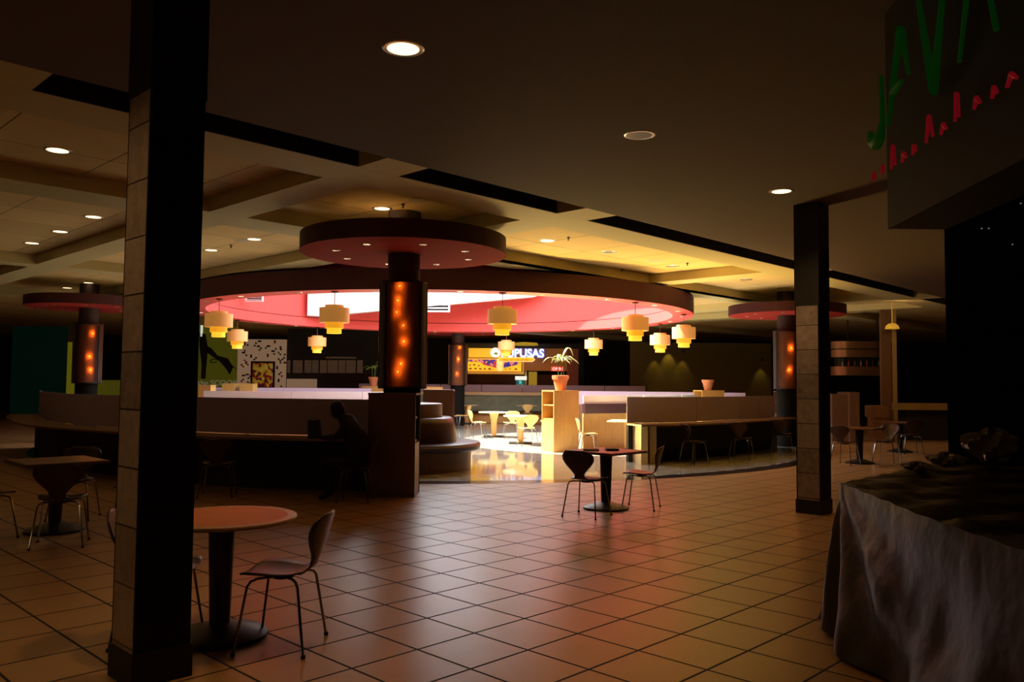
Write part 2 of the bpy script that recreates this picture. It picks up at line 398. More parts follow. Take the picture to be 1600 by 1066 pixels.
# unseen drum roof, its oval skylight opening shaped to place the sun patches
n = 96; HX, HY, hx, hy = 0.7, 1.0, 4.1, 4.8
b = MB(); vs = []; fs = []
for i in range(n):
    a = 2 * math.pi * i / n; vs.append((CX + RD * math.cos(a), CY + RD * math.sin(a), 6.2))
for i in range(n):
    a = 2 * math.pi * i / n; vs.append((CX + HX + hx * math.cos(a), CY + HY * 0.5 + hy * math.sin(a), 6.2))
for i in range(n): fs.append((i, (i + 1) % n, n + (i + 1) % n, n + i))
b.add(vs, fs); struct(b.build('ceiling', M_white))
# roof over the rest of the building, so daylight only enters by the skylight
struct(annulus('ceiling', RD - 0.01, 60, 6.61, M_dark))
# white sloping skylight bulkhead inside the drum
pl = at(480, 493, 26.75); pr = at(839, 463, 28.2); pm = at(500, 494, 26.85)
b = MB(); zt = 6.15
A = [(pl.x, pl.z), (pm.x, pm.z), (pr.x, pr.z), (pr.x + 0.6, zt), (pl.x, zt)]
def yl(x): return pl.y + (x - pl.x) * (pr.y - pl.y) / (pr.x - pl.x)
nA = len(A); vs = [(x, yl(x), z) for x, z in A] + [(x - 0.12, yl(x) + 0.45, z) for x, z in A]
b.add(vs, [tuple(range(nA)), tuple(reversed(range(nA, 2 * nA)))] + [(i, nA + i, nA + (i + 1) % nA, (i + 1) % nA) for i in range(nA)])
tag(b.build('skylight_bulkhead', M_white), 'white sloping bulkhead high inside the red drum under the skylight', 'bulkhead')
# louvre vents on the drum wall
def vent(px0, py0, px1, py1, Y, label):
    a = at(px0, py0, Y); c = at(px1, py1, Y); w = c.x - a.x; h = a.z - c.z
    t = thing('air_vent', label, 'vent', ((a.x + c.x) / 2, Y, c.z), 0)
    bb = MB(); e = min(0.05, h * .2)
    bb.box((0, 0, e / 2), (w, 0.1, e)); bb.box((0, 0, h - e / 2), (w, 0.1, e)); bb.box((-w / 2 + e / 2, 0, h / 2), (e, 0.1, h - 2 * e)); bb.box((w / 2 - e / 2, 0, h / 2), (e, 0.1, h - 2 * e)); bb.build('frame', M_white, t)
    bb = MB(); bb.box((0, 0.05, h / 2), (w - 2 * e, 0.03, h - 2 * e)); bb.build('backing', M_black, t)
    bb = MB()
    for k in range(2): bb.box((0, 0.0, h * (0.36 + 0.3 * k)), (w - 2 * e, 0.04, h * 0.1))
    bb.build('slat', M_white, t)
vent(660, 470, 703, 488, 27.6, 'white louvred air vent on red drum wall below the bulkhead')
vent(384, 462, 411, 471.5, 24.3, 'small white air vent at far left of the red drum')

# ---------------------------------------------------------------- downlights
M_can = mat('downlight_reflector', (0.75, 0.70, 0.62), 0.25, 0.8)
M_lit = mat('lit_bulb', (1, .9, .7), 0.4, emit=(1.0, 0.72, 0.42), es=2.2)
M_off = mat('unlit_bulb', (0.35, 0.30, 0.24), 0.3)
def make_downlight(lit):
    t = thing('recessed_downlight', 'x', 'ceiling light')
    b = MB(); b.lathe([(0.070, -0.004), (0.085, -0.006), (0.092, -0.001)], n=28); b.build('trim_ring', M_can, t, True)
    b = MB(); b.cyl((0, 0, -0.003), 0.07, 0.002, 28); b.build('lamp_lens', M_lit if lit else M_off, t)
    return t
DL_on = make_downlight(True); DL_off = make_downlight(False)
used = [False, False]
def downlight(p, lit, label, group=None):
    s_ = DL_on if lit else DL_off; k = 0 if lit else 1
    if not used[k]:
        used[k] = True; s_.location = p; s_['label'] = label
        if group: s_['group'] = group
        return s_
    return dup(s_, p, 0, label, group)
near = [((630, 76), True, 'large lit downlight in the brown soffit, nearest the camera'), ((1000, 211), False, 'unlit downlight in the middle of the brown soffit'), ((1221, 299), True, 'lit downlight in the brown soffit beside the far stone pillar')]
for (p, lit, lb) in near:
    q = atz(*p, HC); d_ = downlight(q, lit, lb)
    d_.scale = (1.6, 1.6, 1)
pan = [((90, 235), True, 'lit downlight in the dark left coffer nearest the camera'), ((146, 339), True, 'right one of three lit downlights in a row left of the near pillar'), ((94, 362), True, 'middle one of three lit downlights in a row left of the near pillar'),
       ((50, 380), True, 'left one of three lit downlights in a row left of the near pillar'), ((597, 326), True, 'lit downlight in the coffer above the red column disc'),
       ((330, 391), True, 'lower lit downlight in the coffer right of the near pillar'), ((397, 374), True, 'upper lit downlight in the coffer right of the near pillar'), ((855, 376), True, 'bright downlight in the yellow lit coffer right of the red disc'),
       ((951, 394), False, 'unlit downlight in the yellow lit coffer, middle of its row'), ((1051, 416), False, 'unlit downlight at the far end of the yellow lit coffer'), ((1166, 437), False, 'unlit downlight in the second yellow coffer near the far pillar'), ((1224, 450), False, 'unlit downlight in second yellow coffer close beside the far pillar'),
       ((105, 450), True, 'tiny lit downlight low at the far left ceiling'), ((138, 442), True, 'small lit downlight on far left ceiling near the stone pillar')]
for (p, lit, lb) in pan:
    q = atz(*p, HP); downlight(q, lit, lb)
# row of small downlights set in the ring's underside
for k in range(24):
    a = R(7.5 + 15 * k); rr = (RI + RO) / 2
    if k % 2 == 1 and False: continue
    o = downlight((CX + rr * math.cos(a), CY + rr * math.sin(a), ZR), k % 3 == 0, 'small recessed downlight in the coral underside of the skylight ring', 'downlights around the skylight ring')
    o.scale = (0.8, 0.8, 1)
M_grille = mat('ceiling_speaker_grille', (0.55, 0.48, 0.32), 0.6)
for px, py, lb in ((378, 376, 'round ceiling speaker in the left coffer beside two downlights'), (655, 313, 'round ceiling speaker above the red disc'), (1024, 408, 'round ceiling speaker in the yellow lit coffer')):
    q = atz(px, py, HP); b = MB(); b.lathe([(0.0001, -0.006), (0.12, -0.008), (0.15, -0.001)], n=28); tag(b.build('ceiling_speaker', M_grille, None, True, loc=q), lb, 'speaker')
for px, py, lb in ((888, 371, 'sprinkler head in the yellow coffer near the bright downlight'), (1074, 411, 'sprinkler head in the yellow coffer near its far end'), (630, 319, 'sprinkler head in the coffer above the red disc'), (972, 421, 'sprinkler head low in the yellow coffer above the ring'), (361, 383, 'sprinkler head in the left coffer')):
    q = atz(px, py, HP); b = MB(); b.lathe([(0.03, 0), (0.03, -0.01), (0.010, -0.02), (0.010, -0.05), (0.022, -0.055), (0.0001, -0.058)], n=12); tag(b.build('sprinkler_head', M_darkmet, None, True, loc=q), lb, 'sprinkler')

# light the lamps throw down
def spot(p, power, size=120, col=(1.0, 0.56, 0.20), tz=None, blend=0.8, rad=0.06):
    lamp('downlight_beam', 'SPOT', p, power, col, target=(p[0], p[1], 0) if tz is None else tz, spot_size=R(size), spot_blend=blend, shadow_soft_size=rad)
for p, w in (((630, 76), 75), ((1221, 299), 70)):
    q = atz(*p, HC - 0.03); spot(q, w)
spot(uv(-4.46, 0.55, HC - .03), 48)
spot(uv(-4.46, -2.2, HC - .03), 35)
for p, w in (((90, 235), 16), ((94, 362), 15), ((330, 391), 14), ((597, 326), 55)):
    q = atz(*p, HP - 0.03); spot(q, w)

# ---------------------------------------------------------------- stone pillars
M_sideshade = mat('side_shade_black', (0.012, 0.010, 0.009), 0.55, spec=0.2)  # pillar side faces coloured black to imitate their shade
M_colbase = mat('matt_black_base', (0.010, 0.009, 0.008), 0.95, spec=0.1)
def pillar(u0, u1, v0, v1, ztop, label):
    c = uv((u0 + u1) / 2, (v0 + v1) / 2); w = u1 - u0; d = v1 - v0
    t = thing('stone_pillar', label, 'pillar', (c.x, c.y, 0), -YAW)
    b = MB(); b.box((0, 0, 0.085), (w + 0.02, d + 0.02, 0.17)); b.build('plinth', M_black, t)
    b = MB(); b.box((0, 0, (0.17 + ztop) / 2), (w - 0.03, d, ztop - 0.17)); b.build('cladding', M_stone, t)
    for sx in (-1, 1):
        b = MB(); b.box((sx * (w / 2 - 0.0075), 0, (0.17 + ztop) / 2), (0.015, d - 0.002, ztop - 0.17)); b.build('shaded_side_slab', M_sideshade, t)['label'] = 'side slab coloured black for shade'
    b = MB(); b.box((0, 0, (ztop + HC) / 2), (w + 0.01, d + 0.01, HC - ztop)); b.build('black_head', M_black, t)  # head above the cladding is plain black
pillar(-4.68, -4.38, 1.737, 2.037, 3.14, 'square stone clad pillar nearest the camera, standing before the round table')
pillar(-4.69, -4.38, 9.98, 10.29, 2.6, 'square stone clad pillar farther right, behind the draped table')

# ---------------------------------------------------------------- round columns with perforated light sleeves
M_perf = perf_mat()
M_core = mat('column_core', (0.40, 0.13, 0.03), 0.8)
M_amber = mat('amber_lamp', (1, .5, .1), 0.4, emit=(1.0, 0.36, 0.05), es=1.5)
M_fab = mat('dark_brown_plaster', (0.05, 0.03, 0.025), 0.6)
def column(x, y, label, spots, lit=3.0, rs=0.335):
    t = thing('round_column', label, 'column', (x, y, 0))
    b = MB(); b.lathe([(0.27, 0.0), (0.27, 1.50)], n=40); b.build('base_shaft', M_colbase, t, True)
    b = MB(); b.lathe([(0.235, 1.5), (0.235, 3.055)], n=40); b.build('core', M_core, t, True)
    b = MB(); b.lathe([(0.237, 3.058), (0.237, HP - .003)], n=40); b.build('neck', M_fab, t, True)
    # sleeve with UVs in metres
    n = 64; me_b = MB(); z0, z1 = 1.50, 3.06
    me_b.lathe([(rs, z0), (rs, z1)], n=n); o = me_b.build('perforated_sleeve', M_perf, t, True)
    me = o.data; ul = me.uv_layers.new(name='UVMap')
    for p in me.polygons:
        us = []
        for li in p.loop_indices:
            co = me.vertices[me.loops[li].vertex_index].co; a = math.atan2(co.y, co.x) % (2 * math.pi); us.append([li, a, co.z])
        if max(q[1] for q in us) - min(q[1] for q in us) > 3:
            for q in us:
                if q[1] < 1: q[1] += 2 * math.pi
        for li, a, z in us: ul.data[li].uv = (a * rs, z)
    b = MB(); b.lathe([(0.238, z0 + .004), (rs + .004, z0 + .004)], n=48); b.lathe([(0.238, z1 - .004), (rs + .004, z1 - .004)], n=48); b.lathe([(rs - .005, z0), (rs + .012, z0), (rs + .012, z0 + .03), (rs - .005, z0 + .03)], n=48); b.lathe([(rs - .005, z1 - .03), (rs + .012, z1 - .03), (rs + .012, z1), (rs - .005, z1)], n=48); b.build('sleeve_rim', M_darkmet, t, True)
    fa = math.atan2(-y, -x)
    b = MB(); b.lathe([(rs + .006, z0 + .02), (rs + .006, z1 - .02)], n=48, a0=fa + R(50), a1=fa + R(310)); b.build('solid_screen', M_fab, t, True)
    for a, mm in ((fa - R(86), M_chrome), (fa + R(84), M_core)):
        b = MB(); b.box((math.cos(a) * (rs + .008), math.sin(a) * (rs + .008), 2.28), (0.02, 0.045, 1.56), a); b.build('edge_strip', mm, t)
    # red disc canopy
    b = MB(); b.lathe([(0.238, 3.47), (1.5, 3.47)], n=72); b.build('disc_underside', M_discred, t)
    b = MB(); b.lathe([(1.5, 3.47), (1.5, 3.72)], n=72); b.build('disc_rim', M_fascia, t)
    b = MB(); b.lathe([(1.499, 3.719), (0.238, 3.719)], n=72); b.build('disc_top', M_white, t)  # unseen top coloured white to bounce light up into the coffer
    for k in range(8):
        a = R(22 + 45 * k); b = MB(); b.lathe([(0.0001, 3.466), (0.035, 3.466), (0.05, 3.464), (0.055, 3.469)], (1.0 * math.cos(a), 1.0 * math.sin(a), 0), 16); b.build('disc_downlight', M_can, t)
    for (da, z, pw) in spots:
        a = math.atan2(-y, -x) + da; rr = 0.287
        b = MB(); b.lathe([(0.0001, -0.014), (0.010, -0.010), (0.014, 0), (0.010, 0.010), (0.0001, 0.014)], (0.242 * math.cos(a), 0.242 * math.sin(a), z), 12); b.build('amber_bulb', M_amber, t, True)
        lamp('amber_glow', 'POINT', (x + 0.283 * math.cos(a), y + 0.283 * math.sin(a), z), pw * lit * 2.4, (1.0, 0.30, 0.04), shadow_soft_size=0.015)
    return t
column(-1.60, 12.05, 'central round column with glowing perforated sleeve and red disc canopy', [(-0.25, 2.98, .5), (-0.35, 2.77, .6), (-0.4, 2.6, .45), (0.0, 2.41, .3), (0.05, 2.18, .55), (-0.1, 1.86, .5), (-0.28, 1.74, .45)], 1.0)
column(7.32, 21.9, 'round column with two amber glows beside the far right stone pillar', [(0.5, 2.6, 1.0), (0.25, 2.02, 1.0)], 1.2)
column(-11.1, 21.5, 'round column left of the near pillar in front of the lime banner', [(0.45, 2.8, .8), (0.2, 2.2, 1), (0.35, 1.85, .8)], 1.2)
column(-2.05, 31.2, 'farthest round column with amber glows beside the pupusas counter', [(0.3, 2.95, .8), (0.1, 2.5, 1), (-0.1, 1.95, .8)], 1.2)

# ---------------------------------------------------------------- pendants
def shade_mat(name, col, es, ecol):
    return mat(name, col, 0.7, emit=ecol, es=es)
M_sh1 = shade_mat('amber_fabric_shade', (0.74, 0.42, 0.17), 0.24, (1.0, 0.42, 0.08))
M_sh2 = shade_mat('glowing_lower_shade', (0.8, 0.42, 0.06), 0.62, (1.0, 0.42, 0.015))
M_sh3 = shade_mat('bright_bottom_shade', (0.9, 0.6, 0.1), 0.85, (1.0, 0.60, 0.03))
pend = thing('pendant_lamp', 'x', 'pendant lamp', group=None)
b = MB(); b.lathe([(0.0001, 0), (0.07, -0.004), (0.075, -0.02), (0.02, -0.035), (0.0001, -0.035)], n=24); b.build('ceiling_rose', M_fab, pend, True)
b = MB(); b.tube([(0, 0, -0.03), (0, 0, -0.30)], 0.008, 8); b.build('rod', M_chrome, pend)
def drum_sh(r_, z0, z1):
    q = MB(); q.lathe([(r_ - .006, z1), (r_, z1), (r_, z0), (r_ - .006, z0), (r_ - .006, z1)], n=40); return q
q = drum_sh(0.185, -0.36, -0.285); q.lathe([(0.0001, -0.287), (0.18, -0.287)], n=40); q.build('top_shade', M_sh1, pend, True)
q = drum_sh(0.30, -0.64, -0.345); q.lathe([(0.18, -0.348), (0.297, -0.348)], n=40); q.lathe([(0.18, -0.637), (0.297, -0.637)], n=40); q.build('main_shade', M_sh1, pend, True)
q = drum_sh(0.185, -0.755, -0.637); q.lathe([(0.14, -0.752), (0.183, -0.752)], n=40); q.build('lower_shade', M_sh2, pend, True)
q = drum_sh(0.145, -0.86, -0.752); q.lathe([(0.0001, -0.857), (0.143, -0.857)], n=40); q.build('bottom_shade', M_sh3, pend, True)
PL = {-75: 'tiered amber pendant lamp hanging from the near ring, between central column and potted plant', -105: 'tiered amber pendant lamp at the near ring, just left of the central column', -45: 'large tiered amber pendant in front of the white sunlit end of the drum', -15: 'tiered pendant lamp at the extreme right of the ring',
      15: 'tiered pendant lamp hanging between the two rightmost ones', 45: 'small tiered pendant lamp on the far ring, between the potted plant and the right group', 75: 'small pendant lamp in front of the pupusas sign', 105: 'small pendant lamp on the far ring behind the central column',
      135: 'small pendant lamp on the far ring above the left counter panels', 165: 'small pendant lamp on far ring above the lime mural', 195: 'pendant lamp of the ring hidden behind the near stone pillar', 225: 'tiered amber pendant just right of the near stone pillar'}
first = True
for a, lb in PL.items():
    p = (CX + 6.57 * math.cos(R(a)), CY + 6.57 * math.sin(R(a)), ZR)
    if a in (195, 105): continue
    if first: pend.location = p; pend['label'] = lb; first = False
    else: dup(pend, p, 0, lb)

# ---------------------------------------------------------------- chairs
def chair_shell():
    """one plywood shell: seat and waisted back, facing +Y"""
    prof = []  # (y, z, halfwidth)
    N_ = 34
    def spine(t):   # t 0..1 front of seat -> top of back
        pts = [(0.215, 0.435), (0.17, 0.448), (0.08, 0.447), (-0.02, 0.440), (-0.11, 0.442), (-0.175, 0.470), (-0.215, 0.535), (-0.240, 0.62), (-0.262, 0.71), (-0.290, 0.80)]
        k = t * (len(pts) - 1); i = min(int(k), len(pts) - 2); f = k - i
        P = [pts[max(i - 1, 0)], pts[i], pts[i + 1], pts[min(i + 2, len(pts) - 1)]]
        out = []
        for d in (0, 1):
            a, b_, c_, e = [p[d] for p in P]; out.append(0.5 * ((2 * b_) + (c_ - a) * f + (2 * a - 5 * b_ + 4 * c_ - e) * f * f + (3 * b_ - a - 3 * c_ + e) * f ** 3))
        return out
    ws = [(0, .10), (.03, .15), (.08, .19), (.18, .215), (.30, .205), (.42, .165), (.50, .115), (.57, .068), (.63, .062), (.70, .10), (.78, .165), (.85, .205), (.90, .213), (.95, .19), (.98, .15), (1.0, .09)]
    def wid(t):
        for i in range(len(ws) - 1):
            if ws[i][0] <= t <= ws[i + 1][0]:
                f = (t - ws[i][0]) / (ws[i + 1][0] - ws[i][0]); return ws[i][1] + (ws[i + 1][1] - ws[i][1]) * f
        return ws[-1][1]
    vs = []; fs = []; K = 8
    for i in range(N_ + 1):
        t = i / N_; y, z = spine(t); w = wid(t)
        for k in range(K + 1):
            s_ = -1 + 2 * k / K; dish = 0.018 * s_ * s_ * (1 if t < .5 else 0); cur = 0.035 * s_ * s_ * (w / .21) if t > .6 else 0
            vs.append((w * s_, y + cur, z + dish * (w / .21)))
    for i in range(N_):
        for k in range(K): fs.append((i * (K + 1) + k, i * (K + 1) + k + 1, (i + 1) * (K + 1) + k + 1, (i + 1) * (K + 1) + k))
    b = MB(); b.add(vs, fs); return b
def make_chair(mshell, label):
    t = thing('dining_chair', label, 'chair')
    o = chair_shell().build('plywood_shell', mshell, t, True)
    sm = o.modifiers.new('thickness', 'SOLIDIFY'); sm.thickness = 0.012; sm.offset = 0
    for sx in (-1, 1):
        for sy in (-1, 1):
            top = (sx * 0.05, sy * 0.03, 0.418); bend = [(sx * 0.13, sy * 0.105, 0.422), (sx * 0.165, sy * 0.135, 0.412), (sx * 0.178, sy * 0.150, 0.385)]
            b = MB(); b.tube([top] + bend + [(sx * 0.222, sy * 0.205, 0.015)], 0.0085, 8)
            l = b.build('leg', M_chrome, t, True)
            b = MB(); b.cyl((sx * 0.2235, sy * 0.207, 0), 0.013, 0.02, 10); b.build('glide', M_black, l)
    b = MB(); b.cyl((0, 0, 0.405), 0.065, 0.025, 20); b.build('seat_hub', M_darkmet, t)
    return t
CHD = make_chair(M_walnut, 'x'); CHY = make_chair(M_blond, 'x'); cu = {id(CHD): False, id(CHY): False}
def chair(kind, x, y, face, label, group=None, z=0):
    """face: direction the sitter looks, degrees from +X"""
    rz = R(face - 90)
    if not cu[id(kind)]:
        cu[id(kind)] = True; kind.location = (x, y, z); kind.rotation_euler = (0, 0, rz); kind['label'] = label
        if group: kind['group'] = group
        return kind
    return dup(kind, (x, y, z), rz, label, group)
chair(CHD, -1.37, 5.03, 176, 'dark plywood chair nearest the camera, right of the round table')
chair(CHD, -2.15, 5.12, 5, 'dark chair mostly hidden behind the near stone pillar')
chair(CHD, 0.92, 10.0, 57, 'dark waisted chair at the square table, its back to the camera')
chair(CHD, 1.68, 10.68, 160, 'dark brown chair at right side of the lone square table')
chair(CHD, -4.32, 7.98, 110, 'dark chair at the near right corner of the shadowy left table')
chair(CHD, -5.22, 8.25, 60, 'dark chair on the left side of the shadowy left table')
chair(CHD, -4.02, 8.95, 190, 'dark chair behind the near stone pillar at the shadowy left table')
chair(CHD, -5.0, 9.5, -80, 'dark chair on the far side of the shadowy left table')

# ---------------------------------------------------------------- tables
def pedestal(t, m, base='round', rtop=0.035, rbot=0.07, rb=0.29, h=0.71):
    b = MB(); b.lathe([(0.085, h), (0.080, h - 0.03), (0.062, 0.10), (0.06, 0.05)], n=28); b.build('pedestal', m, t, True)
    b = MB()
    if base == 'round': b.lathe([(0.0001, 0), (rb, 0), (rb, 0.022), (rb * .9, 0.035), (0.09, 0.085), (0.0001, 0.085)], n=40)
    else: b.box((0, 0, 0.02), (0.52, 0.36, 0.04), bev=0.012)
    b.build('base_plate', M_darkmet, t, True)
M_orange = wood('orange_laminate_top', (0.62, 0.17, 0.035), 0.42, stretch=(8, 1, 1))
M_edge = wood('bevelled_wood_edge', (0.42, 0.26, 0.13), 0.3)
t = thing('round_table', 'round orange topped pedestal table nearest the camera behind the pillar', 'table', (-1.80, 5.19, 0))
b = MB(); b.lathe([(0.0001, 0.741), (0.395, 0.741)], n=64); b.build('tabletop', M_orange, t)
b = MB(); b.lathe([(0.395, 0.741), (0.45, 0.739), (0.453, 0.730), (0.44, 0.715), (0.0001, 0.712)], n=64); b.build('top_edge', M_edge, t, True)
pedestal(t, M_darkmet)
t0 = t
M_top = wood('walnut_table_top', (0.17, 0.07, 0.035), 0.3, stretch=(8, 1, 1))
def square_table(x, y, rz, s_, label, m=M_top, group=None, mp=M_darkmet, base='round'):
    t = thing('square_table', label, 'table', (x, y, 0), rz, group)
    b = MB(); b.box((0, 0, 0.725), (s_, s_, 0.032), bev=0.006); b.build('tabletop', m, t)
    pedestal(t, mp, base); return t
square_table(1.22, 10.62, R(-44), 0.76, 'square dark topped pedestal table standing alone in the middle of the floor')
b = MB(); b.box((0, 0, 0.012), (0.2, 0.14, 0.024), bev=0.008); tag(b.build('paper_napkin', mat('kraft_paper', (0.6, 0.38, 0.22), 0.8), None, loc=(1.02, 10.56, 0.742)), 'pale folded napkin lying on the lone square table', 'napkin')
b = MB(); b.box((0, 0, 0.012), (0.16, 0.22, 0.024), bev=0.008); tag(b.build('menu_folder', M_black, None, loc=(1.30, 10.66, 0.742)), 'dark flat folder lying on the lone square table', 'folder')
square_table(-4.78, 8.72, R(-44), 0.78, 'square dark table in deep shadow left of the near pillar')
# chairs and tables beyond the right pillar
square_table(7.25, 17.2, R(-40), 0.8, 'square dark table just right of the far stone pillar')
chair(CHD, 6.85, 16.95, 40, 'dark chair left of the table beyond the far stone pillar')
chair(CHD, 7.95, 17.5, 225, 'dark chair right of the table beyond the far stone pillar')
square_table(9.55, 20.3, R(-40), 0.75, 'square dark table farther right below the kiosk post')
chair(CHD, 9.55, 19.75, 85, 'dark chair in front of the farther right table, its back to the camera')

# court tables (sunlit)
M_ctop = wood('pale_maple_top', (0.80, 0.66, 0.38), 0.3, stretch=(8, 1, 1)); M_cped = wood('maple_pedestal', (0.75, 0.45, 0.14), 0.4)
def round_ct(x, y, label, r_=0.46):
    t = thing('round_table', label, 'table', (x, y, 0))
    b = MB(); b.lathe([(0.0001, 0.745), (r_, 0.745), (r_ + .006, .735), (r_, 0.715), (0.0001, 0.71)], n=48); b.build('tabletop', M_ctop, t, True)
    b = MB(); b.lathe([(0.15, .71), (0.13, 0.66), (0.09, 0.5), (0.075, 0.04)], n=28); b.build('pedestal', M_cped, t, True)
    b = MB(); b.box((0, 0, 0.02), (0.62, 0.42, 0.04), bev=0.012); b.build('base_plate', M_darkmet, t); return t
round_ct(-0.52, 24.7, 'round maple table in the sunlit court, left of the two nearest')
round_ct(0.25, 22.0, 'round maple table in the sunlit court, nearest the shelf cabinet')
round_ct(-1.75, 32.7, 'round maple table against the green bench wall, farthest left', 0.44)
round_ct(0.62, 32.8, 'round maple table against the green bench wall, behind the two nearest', 0.44)
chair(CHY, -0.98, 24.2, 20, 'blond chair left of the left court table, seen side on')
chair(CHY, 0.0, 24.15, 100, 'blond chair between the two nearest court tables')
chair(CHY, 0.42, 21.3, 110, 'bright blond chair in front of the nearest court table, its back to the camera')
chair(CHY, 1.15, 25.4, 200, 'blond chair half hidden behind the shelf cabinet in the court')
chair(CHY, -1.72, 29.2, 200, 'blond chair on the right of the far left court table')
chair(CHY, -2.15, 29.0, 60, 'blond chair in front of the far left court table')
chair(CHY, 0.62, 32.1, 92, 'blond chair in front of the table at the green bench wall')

# booth table right of the cabinet
square_table(2.75, 19.6, R(-15), 0.85, 'square maple table in front of the wooden booth wall right of the cabinet', M_ctop, None, M_cped)
chair(CHY, 1.78, 19.15, 5, 'blond chair between the shelf cabinet and the booth table')
chair(CHD, 3.3, 19.35, 185, 'dark chair right of the booth table, partly behind the right counter')

# ---------------------------------------------------------------- shelf cabinets
def cabinet(x, y, rz, w, d, h, label, side=-1, m=M_maple, cub=True):
    """open shelves on the side face (side -1: local -X)"""
    t = thing('shelf_cabinet', label, 'cabinet', (x, y, 0), rz)
    th = 0.025; b = MB()
    b.box((0, -d / 2 + th / 2, h / 2), (w, th, h)); b.box((0, d / 2 - th / 2, h / 2), (w, th, h))
    b.box((0, 0, th / 2), (w, d - 2 * th, th)); b.box((-side * (w / 2 - th / 2), 0, h / 2), (th, d - 2 * th, h - 0.03))
    b.build('carcass', m, t)
    b = MB(); b.box((0, 0, h + 0.006), (w + 0.01, d + 0.01, 0.03)); b.build('top_board', m, t)
    zs = [h - 0.33, h - 0.66]
    for z in zs:
        b = MB(); b.box((0, 0, z), (w - 2 * th, d - 2 * th, th)); b.build('shelf', m, t)
    b = MB(); b.box((0.15 * -side, 0, h - 0.34), (th, d - 2 * th, 0.6)); b.build('back_panel', m, t)
    b = MB(); b.box((side * (w / 2 - 0.01), 0, (h - 0.68) / 2 + 0.01), (0.02, d - 2 * th - .004, h - 0.70)); b.build('door', m, t)
    return t
cabinet(-1.665, 11.80, R(0), 0.66, 0.62, 1.42, 'brown shelf cabinet around the foot of the central column', side=1, m=M_maple_d)
cabinet(1.16, 19.62, R(24), 0.66, 0.64, 1.42, 'golden shelf cabinet carrying the potted plant at the court entrance', side=-1)
cabinet(-1.52, 17.3, R(0), 0.62, 0.5, 1.43, 'dark brown cabinet behind the round banquette', side=1, m=M_maple_d)
cabinet(6.15, 25.7, R(20), 0.8, 0.5, 1.42, 'maple cabinet with empty clay pot behind the right counter panels')
cabinet(-5.3, 31.5, R(0), 0.76, 0.5, 1.43, 'maple cabinet under the small potted palm left of the central column')
cabinet(-2.9, 30.8, R(0), 0.66, 0.5, 1.43, 'maple cabinet just right of the central column, far across the court')
cabinet(-8.35, 22.6, R(0), 0.33, 0.4, 1.46, 'small maple cabinet beside the near pillar, left end of the counter')
cabinet(-9.2, 27.0, R(0), 0.4, 0.5, 1.50, 'left one of two maple cabinets behind the left counter panels')
cabinet(-8.62, 27.0, R(0), 0.42, 0.5, 1.50, 'right one of two maple cabinets behind the left counter panels')
cabinet(8.3, 25.0, R(0), 0.55, 0.5, 1.42, 'dim brown cabinet behind the far end of the right counter', m=M_maple_d)

# ---------------------------------------------------------------- pots and plants
def pot(x, y, z, s_, label, plant=0, m_leaf=None):
    t = thing('potted_plant' if plant else 'flower_pot', label, 'potted plant' if plant else 'flower pot', (x, y, z))
    b = MB(); b.lathe([(0.0001, 0), (.115 * s_, 0), (.175 * s_, .26 * s_), (.195 * s_, .26 * s_), (.205 * s_, .35 * s_), (.185 * s_, .355 * s_), (.165 * s_, .31 * s_), (.0001, .31 * s_)], n=36); b.build('clay_pot', M_terra, t, True)
    b = MB(); b.cyl((0, 0, .30 * s_), .168 * s_, .02 * s_, 24); b.build('soil', M_soil, t)
    if plant:
        rnd = random.Random(plant); stems = [(-.04, 0), (.02, .03), (.06, -.02)]
        for si, (sx, sy) in enumerate(stems):
            hh = (.30 + .12 * rnd.random()) * s_; b = MB(); b.tube([(sx * s_, sy * s_, .31 * s_), (sx * s_ * 1.5, sy * s_ * 2, .31 * s_ + hh * .6), (sx * s_ * 1.2, sy * s_, .31 * s_ + hh)], .012 * s_, 6); st = b.build('stem', M_leafd, t, True)
            for k in range(6):
                a = rnd.random() * 6.28 + k; L_ = (.24 + .16 * rnd.random()) * s_; up = .5 + .9 * rnd.random()
                if si == 1 and k == 0: a = 0.6; up = 2.6; L_ = .42 * s_
                if si == 0 and k == 0: a = math.pi + .2; up = .9; L_ = .46 * s_
                if si == 2 and k == 0: a = -.3; up = .6; L_ = .44 * s_
                b = MB(); vs = []; n_ = 7
                for j in range(n_ + 1):
                    f = j / n_; rr = L_ * f * (1 - .15 * f); zz = .31 * s_ + hh + L_ * (up * f - (up + .35) * f * f * .8)
                    w = .038 * s_ * math.sin(math.pi * min(1, f * .93 + .07)) + .002
                    cx_, cy_ = sx * s_ * 1.2 + rr * math.cos(a), sy * s_ + rr * math.sin(a)
                    for q in (-1, 0, 1): vs.append((cx_ - math.sin(a) * w * q, cy_ + math.cos(a) * w * q, zz + abs(q) * .012 * s_))
                fs = []
                for j in range(n_):
                    for q in (0, 1): fs.append((j * 3 + q, j * 3 + q + 1, j * 3 + q + 4, j * 3 + q + 3))
                b.add(vs, fs); lf = b.build('leaf', m_leaf or M_leaf, t, True)
                sm = lf.modifiers.new('t', 'SOLIDIFY'); sm.thickness = 0.003
    return t
pot(1.16, 19.58, 1.441, 1.0, 'leafy plant in a terracotta pot on the golden shelf cabinet', 5, mat('pale_green_leaf', (0.50, 0.56, 0.22), 0.4, var=0.25, vscale=12))
pot(6.1, 25.6, 1.441, 0.92, 'empty terracotta pot standing on the maple cabinet at right')
pot(-5.27, 31.4, 1.451, 1.0, 'small potted palm left of the central column', 11)

